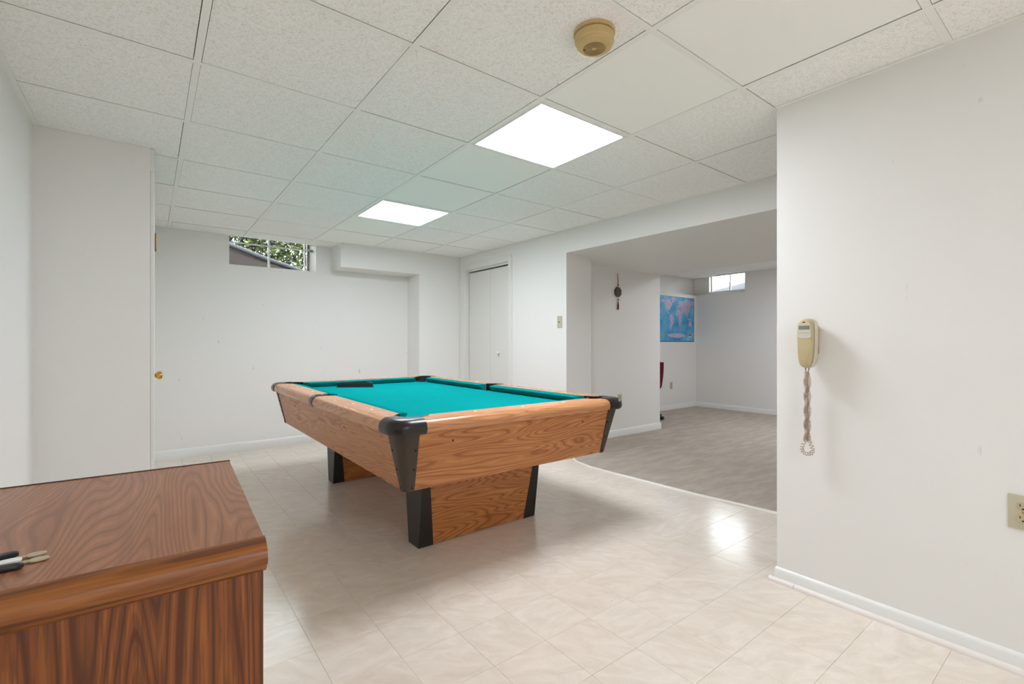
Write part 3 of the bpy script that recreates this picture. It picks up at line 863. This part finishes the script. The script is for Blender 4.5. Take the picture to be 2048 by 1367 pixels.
# side pocket castings: a strap over the rail widening into the pocket rim
for sx in (-1, 1):
    bm = new()
    hw = [.031, .031, .031, .031, .031, .032, .034, .036]
    R_ = [[bm.verts.new((TX + sx * (OX - o), TY + s * (h + .0), z)) for (o, z), h in zip(PRF, hw)] for s in (-1, 1)]
    for i in range(len(PRF) - 1): bm.faces.new((R_[0][i], R_[0][i + 1], R_[1][i + 1], R_[1][i]))
    for r in R_: bm.faces.new(r + [bm.verts.new((TX + sx * (OX - .045), r[0].co.y, .6955))])
    arcp = []
    for k in range(15):
        t = -PI / 2 - PI * k / 14
        arcp.append((SC + .053 * math.cos(t), .053 * math.sin(t)))
    poly = [(.040, -.036), (.072, -.036), (SC, -.0575)] + arcp + [(SC, .0575), (.072, .036), (.040, .036)]
    vs = [bm.verts.new((TX + sx * (OX - a), TY + b, .7635)) for a, b in poly]
    for t in geometry.tessellate_polygon([[Vector((a, b, 0)) for a, b in poly]]): bm.faces.new([vs[i] for i in t])
    lo = [bm.verts.new((TX + sx * (OX - a), TY + b, .69)) for a, b in poly]
    for i in range(len(poly)):
        j = (i + 1) % len(poly); bm.faces.new((vs[i], vs[j], lo[j], lo[i]))
    bmesh.ops.remove_doubles(bm, verts=bm.verts, dist=.0004)
    build('side_pocket_casting', bm, 'black', pt, smooth=42)
# apron panels
def cut(z): return .032 + .032 * (z - AB) / (AT - AB)
for sy in (-1, 1):
    bm = new()
    loft(bm, [[(TX + s * (OX - inset(z) - cut(z)), TY + sy * (OY - inset(z) - d), z) for s, d in ((-1, 0), (1, 0), (1, .02), (-1, .02))] for z in (AB, AT)])
    ap = build('apron_panel', bm, 'oak_x', pt)
    for x in (1.094, 1.932):
        z = .645
        bm = lathe(new(), (x, TY + sy * (OY - inset(z)), z), [(.005, -.002), (.005, .002), (.003, .003)] if sy > 0 else [(.003, -.003), (.005, -.002), (.005, .002)], 'y', 10)
        build('bolt', bm, 'screw', ap)
for sx in (-1, 1):
    bm = new()
    loft(bm, [[(TX + sx * (OX - inset(z) - d), TY + s * (OY - inset(z) - cut(z)), z) for s, d in ((-1, 0), (1, 0), (1, .02), (-1, .02))] for z in (AB, AT)])
    ap = build('apron_panel', bm, 'oak_y', pt)
    for y in (2.592, 3.677):
        z = .632
        bm = lathe(new(), (TX + sx * (OX - inset(z)), y, z), [(.005, -.002), (.005, .002), (.003, .003)] if sx > 0 else [(.003, -.003), (.005, -.002), (.005, .002)], 'x', 10)
        build('bolt', bm, 'screw', ap)
build('under_panel', B(TX - .60, TX + .60, TY - 1.115, TY + 1.115, .45, .465), 'oak_y', pt)
# pedestals: slab, wide at top, narrow at the floor
for sy in (-1, 1):
    hw = .400
    zb, zt = 0.0, .449
    # near/far face distances from the table centre
    out_b, out_t = .787, .847; in_b, in_t = .675, .615
    lerp = lambda a, b, z: a + (b - a) * (z - zb) / (zt - zb)
    bm = new()
    loft(bm, [[(TX - hw + .004, TY + sy * lerp(in_b, in_t, z), z), (TX + hw - .004, TY + sy * lerp(in_b, in_t, z), z), (TX + hw - .004, TY + sy * lerp(out_b, out_t, z), z), (TX - hw + .004, TY + sy * lerp(out_b, out_t, z), z)] for z in (.004, zt)])
    ped = build('pedestal', bm, 'oak_x', pt)
    for sx in (-1, 1):
        bm = new(); rings = []
        for z in (zb, zt):
            wd = lerp(.088, .034, z); o1, i1 = lerp(out_b, out_t, z) + .003, lerp(in_b, in_t, z) - .003
            xe = TX + sx * hw; xi = TX + sx * (hw - wd); xw = TX + sx * (hw - .006)
            rings.append([(xi, TY + sy * o1, z), (xe, TY + sy * o1, z), (xe, TY + sy * i1, z), (xi, TY + sy * i1, z), (xi, TY + sy * (i1 + .0035), z), (xw, TY + sy * (i1 + .0035), z), (xw, TY + sy * (o1 - .0035), z), (xi, TY + sy * (o1 - .0035), z)])
        loft(bm, rings)
        cap = build('leg_bracket', bm, 'legblack', ped)
# ------------------------------------------------------------------ triangle rack on the cloth
tr = thing('triangle_rack', (1.36, 3.93, ZB), 'black plastic triangle rack lying on the far end of the teal cloth', 'ball rack')
TRI = [(1.235, 4.03), (1.495, 3.86), (1.513, 4.105)]
cxT = sum(p[0] for p in TRI) / 3; cyT = sum(p[1] for p in TRI) / 3
def tri_ring(f): return [(cxT + (x - cxT) * f, cyT + (y - cyT) * f) for x, y in TRI]
def tri_round(f, r):
    P = tri_ring(f); out = []
    for i in range(3):
        p = Vector(P[i]); a = (Vector(P[i - 1]) - p).normalized(); b = (Vector(P[(i + 1) % 3]) - p).normalized()
        for k in range(5):
            t = k / 4; q = p + a * r * (1 - t) ** 2 * 1.5 + b * r * t ** 2 * 1.5
            out.append((q.x, q.y))
    return out
bm = new()
sec = [(1.05, 0), (1.05, .004), (1.0, .005), (1.0, .036), (.97, .038), (.93, .036), (.93, .005), (.86, .004), (.86, 0)]
rings = [[(x, y, ZB + .0005 + z) for x, y in tri_round(f, .016)] for f, z in sec]
R_ = [[bm.verts.new(p) for p in r] for r in rings]
R_.append(R_[0])
for A, B_ in zip(R_, R_[1:]):
    n = len(A)
    for i in range(n): bm.faces.new((A[i], A[(i + 1) % n], B_[(i + 1) % n], B_[i]))
build('rack_frame', bm, 'rack', tr, smooth=40)

# ------------------------------------------------------------------ wood-grain cabinet in the foreground
ck = thing('cabinet', (.155, .90, 0), 'brown wood-grain laminate cabinet with rounded front edge in the lower left foreground', 'cabinet')
DX0, DX1, DF, DB, DZt = -.44, .155, .905, 1.545, .755
ck.rotation_euler = (0, 0, math.radians(-2.1))
bm = new()
prof = [(DB - .004, DZt - .0), (DF + .005, DZt)]
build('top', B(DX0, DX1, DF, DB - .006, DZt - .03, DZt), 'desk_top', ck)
build('back_edge', B(DX0, DX1 + .001, DB - .006, DB, DZt - .03, DZt + .0015), 'desk_back', ck)
bm = new(); rings = []
prof = [(DF + .002, DZt - .03)] + [(DF + .001, DZt)] + [(DF - .036 * math.sin(t), DZt - .022 + .022 * math.cos(t)) for t in [PI / 2 * k / 8 for k in range(1, 9)]] + [(DF - .0375, DZt - .028), (DF - .034, DZt - .036), (DF - .027, DZt - .039), (DF - .025, DZt - .046), (DF - .018, DZt - .051), (DF - .016, DZt - .053), (DF + .002, DZt - .053)]
loft(bm, [[(x, a, b) for a, b in prof] for x in (DX0, DX1 + .002)])
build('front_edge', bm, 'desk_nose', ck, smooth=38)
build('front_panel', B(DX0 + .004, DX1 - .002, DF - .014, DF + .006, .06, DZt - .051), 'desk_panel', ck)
bm = new(); box(bm, DX1 - .02, DX1 - .0022, DF + .0065, DB - .01, .0, DZt - .031)
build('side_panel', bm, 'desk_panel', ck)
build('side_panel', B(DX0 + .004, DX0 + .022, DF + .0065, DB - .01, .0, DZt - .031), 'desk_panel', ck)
build('back_panel', B(DX0 + .022, DX1 - .02, DB - .022, DB - .01, .02, DZt - .031), 'desk_panel', ck)
build('toe_kick', B(DX0 + .022, DX1 - .02, DF + .05, DF + .065, .0, .06), 'desk_back', ck)

# keys on the cabinet
KZ = DZt + .0005
kr = thing('key_ring', (-.18, 1.03, KZ), 'bunch of keys with black fobs lying on the wood-grain cabinet top', 'keys')
def key(cx, cy, ang, l, z):
    bm = new(); ca, sa = math.cos(ang), math.sin(ang)
    P = []
    for k in range(14):
        t = 2 * PI * k / 14; P.append((.0125 * math.cos(t) * 1.15, .0105 * math.sin(t)))
    bow = [(x, y) for x, y in P if x > -.0105]
    bow.sort(key=lambda p: math.atan2(p[1], p[0]))
    blade = [(-.0105, .004), (-l, .004), (-l - .004, .0015), (-l - .002, -.002), (-l + .006, -.004), (-l + .012, -.0025), (-l + .018, -.004), (-.0105, -.004)]
    poly = bow + blade
    pts_ = [(cx + x * ca - y * sa, cy + x * sa + y * ca) for x, y in poly]
    prism(bm, pts_, z, z + .0022)
    return bm
A1 = .12
build('key', key(-.135, 1.035, A1, .045, KZ + .001), 'key', kr)
build('key', key(-.128, 1.006, A1 - .03, .05, KZ + .001), 'key', kr)
def blob(cx, cy, ang, lx, ly, h, z):
    ca, sa = math.cos(ang), math.sin(ang); bm = new()
    P = [(lx * math.copysign(abs(math.cos(t)) ** .6, math.cos(t)), ly * math.copysign(abs(math.sin(t)) ** .6, math.sin(t))) for t in [2 * PI * k / 20 for k in range(20)]]
    rings = []
    for f, zz in ((.82, 0), (1, .2), (1, .75), (.8, 1)):
        rings.append([(cx + f * (x * ca - y * sa), cy + f * (x * sa + y * ca), z + h * zz) for x, y in P])
    return loft(bm, rings)
build('fob', blob(-.178, 1.036, .2, .022, .0095, .009, KZ + .0035), 'fob', kr, smooth=40)
build('fob', blob(-.174, .985, -.05, .032, .0075, .009, KZ), 'fob', kr, smooth=40)
build('fob', blob(-.168, 1.008, .16, .02, .0085, .006, KZ + .0035), 'white_plastic', kr, smooth=40, label='white key tag')
bm = new(); tube(bm, [(-.205 + .016 * math.cos(t), 1.01 + .016 * math.sin(t), KZ + .0045) for t in [2 * PI * k / 24 for k in range(25)]], .0011, 6)
build('split_ring', bm, 'chrome', kr, smooth=60)
kr.scale = (.88, .88, .88)

# ------------------------------------------------------------------ smoke detector
sd = thing('smoke_detector', (1.224, 1.130, CE), 'yellowed round smoke detector on a ceiling tile', 'smoke detector')
sc = (1.224, 1.130, CE)
build('base_plate', lathe(new(), sc, [(.02, .001), (.071, .001), (.071, -.007), (.066, -.009), (.02, -.009)], 'z', 40), 'smoke', sd, smooth=40)
build('body', lathe(new(), sc, [(.02, -.009), (.0605, -.009), (.0605, -.013), (.067, -.014), (.0675, -.036), (.064, -.039), (.0625, -.04), (.0605, -.05), (.055, -.054), (.042, -.0555), (.001, -.0555)], 'z', 40), 'smoke', sd, smooth=30)
bm = new()
for k in range(6):
    r = .010 + .0052 * k
    rings = []
    lathe(bm, sc, [(r + .0018, -.0553), (r + .0018, -.0562), (r, -.0562), (r, -.0553)], 'z', 36)
build('grille', bm, 'smoke_dark', sd, smooth=40)
build('grille_hub', lathe(new(), sc, [(.007, -.055), (.007, -.0565), (.004, -.057), (.001, -.057)], 'z', 20), 'smoke', sd, smooth=40)
build('test_button', lathe(new(), (1.202, 1.155, CE), [(.004, -.055), (.004, -.0572), (.001, -.0576)], 'z', 12), 'smoke_dark', sd, smooth=40)

# ------------------------------------------------------------------ telephone
ph = thing('telephone', (XN, .838, 1.083), 'almond wall telephone with a small display on the white wall at right', 'telephone')
PY, PZ = .8375, 1.085
HALF = [(0, .103), (.010, .1025), (.019, .099), (.0255, .0925), (.0295, .083), (.031, .068), (.0315, .04), (.0312, 0), (.0300, -.035), (.0275, -.066), (.0235, -.087), (.017, -.0985), (.009, -.1025), (0, -.103)]
OUT = HALF + [(-a, b) for a, b in HALF[-2:0:-1]]
def shell(secs):
    bm = new()
    loft(bm, [[(x, PY + a * f, PZ + b * g) for a, b in OUT] for x, f, g in secs])
    return bm
build('wall_plate', bevel(B(2.258, XN, .8125, .872, 1.040, 1.160), .003, 1), 'phone_back', ph)
build('phone_base', shell([(2.260, .96, .97), (2.256, 1.03, 1.005), (2.236, 1.06, 1.03), (2.222, 1.05, 1.025), (2.2185, 1.01, 1.005), (2.219, .9, .95)]), 'almond_light', ph, smooth=35)
build('cradle_gap', shell([(2.221, .93, .965), (2.216, .93, .965)]), 'screw', ph)
hs = build('handset', shell([(2.217, .93, .97), (2.212, .975, .985), (2.204, .965, .98), (2.199, .92, .96), (2.1965, .82, .92)]), 'almond', ph, smooth=35)
fp = [(a * .78, b) for a, b in OUT]
bm = new()
top = [(a * .80, b * .90) for a, b in HALF if b > .02]
poly = top + [(.024, .025), (.012, .0195), (-.012, .0195), (-.024, .025)] + [(-a, b) for a, b in top[:0:-1]]
loft(bm, [[(x, PY + a, PZ + b) for a, b in poly] for x in (2.1968, 2.1952)])
fpo = build('face_plate', bm, 'phone_face', hs)
build('display', B(2.1945, 2.196, PY - .0205, PY + .0215, PZ + .058, PZ + .0745), 'lcd', hs)
bm = new(); loft(bm, [[(x, PY + .0015 + .0065 * math.cos(t), PZ + .0885 + .0028 * math.sin(t)) for t in [2 * PI * k / 16 for k in range(16)]] for x in (2.196, 2.1942)])
build('indicator_lamp', bm, 'red', hs)
for a, b in ((.0145, .0455), (.0005, .0455), (-.0135, .0455), (.0005, .0365)):
    build('button', bevel(B(2.1937, 2.196, PY + a - .0045, PY + a + .0045, PZ + b - .002, PZ + b + .002), .0008, 1), 'almond_light', hs)
# coiled cord: two strands twisted round each other, closed by a loop
def cord_center(s):
    z_top, z_bot = .975, .668
    if s < .45:
        f = s / .45; side = 1
    elif s > .55:
        f = (1 - s) / .45; side = -1
    else: f = None
    if f is not None:
        z = z_top + (z_bot - z_top) * f
        tw = side * (1 if f < .04 else 1)
        ang = f * PI * 5.0
        r = .0062 if f > .06 else .0062
        return Vector((2.236 + .005 * side * math.sin(ang), PY + .004 + .0066 * side * math.cos(ang), z))
    g = (s - .45) / .10; t = PI * g
    ang = PI * 5.0
    p0 = cord_center(.4499); p1 = cord_center(.5501)
    c = (p0 + p1) / 2; w = (p0 - p1) / 2
    ell = .021
    return c + w * math.cos(t) + Vector((0, .016 * math.sin(2 * t) * (1 if w.y > 0 else -1) + .0 , -.056 * math.sin(t)))
bm = new()
N = 3200; coils = 130
cp = [cord_center(k / N) for k in range(N + 1)]
pts_ = []
nrm = Vector((1, 0, 0))
for k in range(N + 1):
    t = (cp[min(k + 1, N)] - cp[max(k - 1, 0)])
    t = t.normalized() if t.length > 1e-9 else Vector((0, 0, -1))
    nrm = (nrm - t * nrm.dot(t)).normalized(); bn = t.cross(nrm)
    ph_ = 2 * PI * coils * k / N
    rr = .0072 if .02 < k / N < .98 else .0012
    pts_.append(cp[k] + rr * (math.cos(ph_) * nrm + math.sin(ph_) * bn))
tube(bm, pts_, .0016, 5)
build('cord', bm, 'cord', ph, smooth=70)
bm = new(); tube(bm, [(2.236, PY + .010, .985), (2.236, PY + .0105, .972)], .0018, 6); tube(bm, [(2.236, PY - .004, .985), (2.236, PY - .0025, .972)], .0018, 6)
build('cord_end', bm, 'screw', ph)

# ------------------------------------------------------------------ outlets and switch
def outlet(c, axis, label):
    """duplex outlet; axis 'x' = on a wall facing -x, 'y' = on a wall facing -y"""
    t = thing('wall_outlet', c, label, 'outlet', 'wall outlets')
    def bx(u0, u1, d0, d1, z0, z1):
        if axis == 'x': return B(c[0] - d1, c[0] - d0, c[1] + u0, c[1] + u1, c[2] + z0, c[2] + z1)
        return B(c[0] + u0, c[0] + u1, c[1] - d1, c[1] - d0, c[2] + z0, c[2] + z1)
    build('cover_plate', bevel(bx(-.035, .035, 0, .0055, -.057, .057), .0025, 2), 'ivory', t, smooth=35)
    for zc in (.0195, -.0195):
        bm = new(); P = []
        for k in range(24):
            a = 2 * PI * k / 24; P.append((.0172 * math.cos(a), max(-.0135, min(.0135, .0172 * math.sin(a)))))
        if axis == 'x': loft(bm, [[(c[0] - d, c[1] + u, c[2] + zc + w) for u, w in P] for d in (.004, .0078)])
        else: loft(bm, [[(c[0] + u, c[1] - d, c[2] + zc + w) for u, w in P] for d in (.004, .0078)])
        r = build('receptacle', bm, 'ivory_dark', t)
        bm = new()
        for u in (-.0065, .0065):
            b2 = bx(u - .0012, u + .0012, .0065, .0081, zc + .0, zc + .008)
            me_ = bpy.data.meshes.new('tmp'); b2.to_mesh(me_); b2.free(); bm.from_mesh(me_); bpy.data.meshes.remove(me_)
        b2 = bx(-.0025, .0025, .0065, .0081, zc - .0095, zc - .005)
        me_ = bpy.data.meshes.new('tmp'); b2.to_mesh(me_); b2.free(); bm.from_mesh(me_); bpy.data.meshes.remove(me_)
        build('slots', bm, 'screw', r)
    build('screw', bx(-.0025, .0025, .005, .0068, -.0025, .0025), 'brass', t)
    return t
outlet((XN, .2145, .5275), 'x', 'ivory double outlet low on the telephone wall at the right edge')
outlet((4.328, 3.6, .439), 'y', 'ivory outlet on the hall wall below the hanging charm')
outlet((6.72, 4.53, .400), 'y', 'small ivory outlet under the world map')
sy_, sz_ = 3.352, 1.291
sw = thing('light_switch', (xr(sy_), sy_, sz_), 'ivory wall plate with one small dark toggle beside the passage edge', 'wall switch')
build('cover_plate', bevel(xprism(new(), sy_ + .033, sy_ - .033, sz_ - .057, sz_ + .057, -.006, 0), .002, 1), 'ivory', sw)
build('toggle', lathe(new(), (xr(sy_) - .006, sy_ + .006, sz_ - .002), [(.002, -.006), (.0065, -.003), (.0065, .0)], 'x', 12), 'bronze', sw, smooth=40)
for dz in (.042, -.042):
    build('screw', lathe(new(), (xr(sy_) - .006, sy_, sz_ + dz), [(.002, -.0012), (.003, -.0005), (.003, .0)], 'x', 10), 'ivory_dark', sw)

# ------------------------------------------------------------------ hanging charm on the hall wall
hc = thing('hanging_charm', (4.287, 3.585, 1.885), 'dark octagonal charm with red tassel hanging on the shaded hall wall', 'wall hanging')
hx_, hy_ = 4.287, 3.588
bm = new(); tube(bm, [(hx_ - .004, hy_ + .004, 1.885), (hx_ - .003, hy_, 1.80), (hx_, hy_, 1.731)], .0028, 6); tube(bm, [(hx_ - .004, hy_ + .004, 1.885), (hx_ + .003, hy_, 1.81), (hx_, hy_, 1.731)], .0022, 6)
build('hanging_cord', bm, 'red_silk', hc, smooth=60)
build('nail', lathe(new(), (hx_ - .004, 3.6, 1.886), [(.004, -.02), (.004, -.018), (.0015, -.017), (.0015, 0)], 'y', 10), 'chrome', hc)
build('bead', lathe(new(), (hx_, hy_, 1.757), [(.001, -.012), (.006, -.008), (.008, 0), (.006, .008), (.001, .012)], 'z', 14), 'dark_red', hc, smooth=60)
zc = 1.675; bm = new()
def octo(r, dy): return [(hx_ + r * math.cos(PI / 8 + k * PI / 4), hy_ + dy, zc + r * math.sin(PI / 8 + k * PI / 4)) for k in range(8)]
loft(bm, [octo(.060, .007), octo(.0605, -.003), octo(.056, -.006), octo(.049, -.006), octo(.047, -.0035), octo(.035, -.0035), octo(.033, -.006), octo(.022, -.006), octo(.020, -.0035), octo(.004, -.005)])
build('medallion', bm, 'bronze', hc)
bm = new(); tube(bm, [(hx_, hy_, 1.618), (hx_, hy_, 1.57)], .0025, 6)
for a in range(4):
    t = a * PI / 2; tube(bm, [(hx_, hy_, 1.585), (hx_ + .012 * math.cos(t), hy_ - .003, 1.585 + .012 * math.sin(t))], [.008, .004], 6)
build('knot', bm, 'red_silk', hc, smooth=60)
build('bead', lathe(new(), (hx_, hy_, 1.556), [(.001, -.011), (.006, -.007), (.0065, 0), (.006, .007), (.001, .011)], 'z', 14), 'bronze', hc, smooth=60)
build('tassel', lathe(new(), (hx_, hy_, 1.47), [(.002, 0), (.0095, .004), (.010, .04), (.008, .07), (.004, .078)], 'z', 14), 'dark_red', hc, smooth=60)

# ------------------------------------------------------------------ world map
MX0, MX1, MZ0, MZ1, MY = 6.40, 7.375, 1.108, 1.845, 4.53
mp_ = thing('world_map', ((MX0 + MX1) / 2, MY, MZ0), 'blue world map poster on the back room wall', 'map')
def map_mat():
    m = NT('map ocean print'); co = m.coord()
    n = m.noise(co, 5, 4, .6); f = m.noise(co, 60, 3, .7)
    base = m.ramp(n, [(.3, srgb(36, 136, 198)), (.5, srgb(86, 176, 224)), (.7, srgb(140, 205, 235))])
    m.col(m.mix(m.math('MULTIPLY', f, .35), base, srgb(60, 110, 170))); m.rough(.35, .5); return m.m
def land_mat():
    m = NT('map land print'); co = m.coord(); f = m.noise(co, 48, 3, .7)
    m.col(m.ramp(f, [(.3, srgb(120, 116, 160)), (.5, srgb(190, 184, 214)), (.7, srgb(214, 190, 206))])); m.rough(.35, .5); return m.m
M['map'] = map_mat(); M['land'] = land_mat(); M['map_border'] = plain('map dark border', srgb(44, 84, 120), .4); M['ink'] = plain('black ink', srgb(30, 34, 50), .5)
M['map_green'] = plain('map green ink', srgb(140, 170, 90), .4); M['map_red'] = plain('map red ink', srgb(190, 60, 70), .4)
build('sheet', B(MX0, MX1, MY - .004, MY - .0005, MZ0, MZ1), 'map', mp_)
bm = new()
for a in ((MX0, MX1, MZ0, MZ0 + .012), (MX0, MX1, MZ1 - .006, MZ1), (MX1 - .01, MX1, MZ0 + .012, MZ1 - .006), (MX0, MX0 + .01, MZ0 + .012, MZ1 - .006)):
    box(bm, a[0], a[1], MY - .0045, MY - .0038, a[2], a[3])
build('border_print', bm, 'map_border', mp_)
def ll(lo, la):    # longitude, latitude -> map
    return (MX0 + .02 + (lo + 172) / 345 * (MX1 - MX0 - .03), MZ0 + .17 + (la + 58) / 136 * (MZ1 - MZ0 - .2))
CONT = {'n_america': [(-165, 65), (-155, 71), (-125, 70), (-95, 73), (-80, 73), (-62, 60), (-56, 52), (-65, 44), (-75, 36), (-81, 30), (-81, 25), (-90, 30), (-97, 26), (-95, 18), (-88, 21), (-83, 10), (-78, 8), (-85, 11), (-97, 16), (-106, 22), (-113, 31), (-122, 37), (-125, 48), (-135, 58), (-150, 60), (-162, 57)],
        's_america': [(-78, 8), (-70, 12), (-60, 9), (-50, 2), (-35, -6), (-40, -21), (-48, -27), (-57, -37), (-65, -43), (-68, -54), (-74, -50), (-72, -30), (-71, -18), (-80, -5)],
        'greenland': [(-55, 60), (-45, 60), (-22, 70), (-20, 80), (-45, 83), (-68, 78), (-55, 70)],
        'africa': [(-6, 35), (10, 37), (20, 32), (33, 31), (43, 12), (51, 11), (40, -4), (40, -15), (33, -26), (26, -34), (18, -34), (12, -18), (9, 1), (5, 5), (-8, 5), (-17, 14), (-16, 24)],
        'eurasia': [(-9, 38), (-9, 43), (-1, 46), (4, 52), (10, 56), (6, 60), (15, 68), (28, 71), (60, 69), (75, 73), (105, 77), (140, 73), (170, 70), (172, 62), (158, 53), (142, 58), (135, 45), (127, 38), (121, 31), (116, 23), (107, 17), (104, 3), (98, 12), (90, 22), (80, 10), (73, 20), (62, 25), (57, 20), (45, 13), (35, 29), (36, 36), (27, 38), (22, 37), (13, 45), (18, 40), (8, 44), (0, 40)],
        'australia': [(114, -22), (130, -12), (137, -12), (142, -11), (153, -27), (149, -38), (138, -35), (128, -32), (115, -34)],
        'islands': [(96, 5), (106, -6), (118, -2), (132, -3), (148, -8), (130, -9), (112, -8), (100, -2)]}
for nm, p in CONT.items():
    P = [ll(a, b) for a, b in p]; bm = new()
    vs = [bm.verts.new((x, MY - .0044, z)) for x, z in P]; lo = [bm.verts.new((x, MY - .0038, z)) for x, z in P]
    for t in geometry.tessellate_polygon([[Vector((x, z, 0)) for x, z in P]]): bm.faces.new([vs[i] for i in t])
    for i in range(len(P)): j = (i + 1) % len(P); bm.faces.new((vs[i], vs[j], lo[j], lo[i]))
    build('land_print', bm, 'land', mp_)
def ell(cx, cz, rx, rz, mat, nm):
    bm = new(); loft(bm, [[(cx + rx * math.cos(2 * PI * k / 20) * (1 + .08 * math.sin(5 * k)), y, cz + rz * math.sin(2 * PI * k / 20)) for k in range(20)] for y in (MY - .0038, MY - .0044)])
    build(nm, bm, mat, mp_)
ell(MX0 + .46, MZ0 + .105, .25, .034, 'land', 'land_print')
ell(MX0 + .10, MZ0 + .10, .03, .026, 'map_green', 'emblem_print')
ell(MX1 - .12, MZ0 + .112, .036, .018, 'map_red', 'emblem_print')
ell(MX1 - .12, MZ0 + .090, .03, .012, 'sight', 'emblem_print')
def text(body, size, loc, mat, parent, name):
    cu = bpy.data.curves.new(name, 'FONT'); cu.body = body; cu.size = size; cu.align_x = 'CENTER'; cu.extrude = .0002
    ob = bpy.data.objects.new(name, cu); C.objects.link(ob)
    dg = bpy.context.evaluated_depsgraph_get(); me = bpy.data.meshes.new_from_object(ob.evaluated_get(dg))
    bpy.data.objects.remove(ob); bpy.data.curves.remove(cu)
    me.transform(Matrix.Translation(Vector(loc) - Vector(ORG[parent.name])) @ Matrix.Rotation(PI / 2, 4, 'X'))
    me.materials.clear(); me.materials.append(M[mat])
    o = bpy.data.objects.new(name, me); C.objects.link(o); o.parent = parent; ORG[o.name] = ORG[parent.name]
    return o
text('The World', .042, (MX0 + .47, MY - .0044, MZ0 + .028), 'ink', mp_, 'title_print')

# ------------------------------------------------------------------ office chair half hidden behind the hall wall
oc = thing('office_chair', (5.44, 4.16, .012), 'burgundy swivel chair mostly hidden behind the hall wall corner', 'chair')
ox, oy, oz = 5.44, 4.16, .012
bm = new(); rings = []
for k in range(9):
    z = .425 + .395 * k / 8; f = k / 8
    hw = .215 * (1 - .12 * (1 - f) ** 2) - (.03 if k in (0,) else 0); th = .03 if 0 < k < 8 else .016
    xc = 5.655 + .03 * f + .012 * math.sin(f * PI)
    rings.append([(xc + th * math.cos(t), 4.165 + math.copysign(abs(math.sin(t)) ** .5, math.sin(t)) * hw - .0, z) for t in [2 * PI * i / 16 for i in range(16)]])
loft(bm, rings); build('backrest', bm, 'burgundy', oc, smooth=50)
bm = new(); P = [(.22 * math.copysign(abs(math.cos(t)) ** .6, math.cos(t)), .215 * math.copysign(abs(math.sin(t)) ** .6, math.sin(t))) for t in [2 * PI * i / 24 for i in range(24)]]
loft(bm, [[(ox - .02 + f * a, oy + f * b, z) for a, b in P] for f, z in ((.9, .40), (1, .415), (1, .455), (.88, .475))]); build('seat', bm, 'burgundy', oc, smooth=50)
bm = new(); tube(bm, [(ox, oy, .12), (ox, oy, .40)], .024, 12); build('gas_lift', bm, 'fob', oc, smooth=50)
bm = new(); tube(bm, [(ox, oy, .385), (5.62, oy, .385), (5.675, oy, .47), (5.69, oy, .6)], .014, 8); build('back_bracket', bm, 'fob', oc, smooth=50)
for k in range(5):
    t = -.60 + 2 * PI * k / 5; dx, dy = math.cos(t), math.sin(t)
    bm = new(); tube(bm, [(ox, oy, .125), (ox + .16 * dx, oy + .16 * dy, .105), (ox + .30 * dx, oy + .30 * dy, .082)], [.026, .020, .014], 8)
    build('base_arm', bm, 'fob', oc, smooth=50)
    bm = lathe(new(), (ox + .31 * dx, oy + .31 * dy, oz + .027), [(.001, -.022), (.02, -.022), (.027, -.016), (.027, -.005), (.018, -.003), (.018, .003), (.027, .005), (.027, .016), (.02, .022), (.001, .022)], 'y', 18)
    build('caster', bm, 'fob', oc, smooth=40)
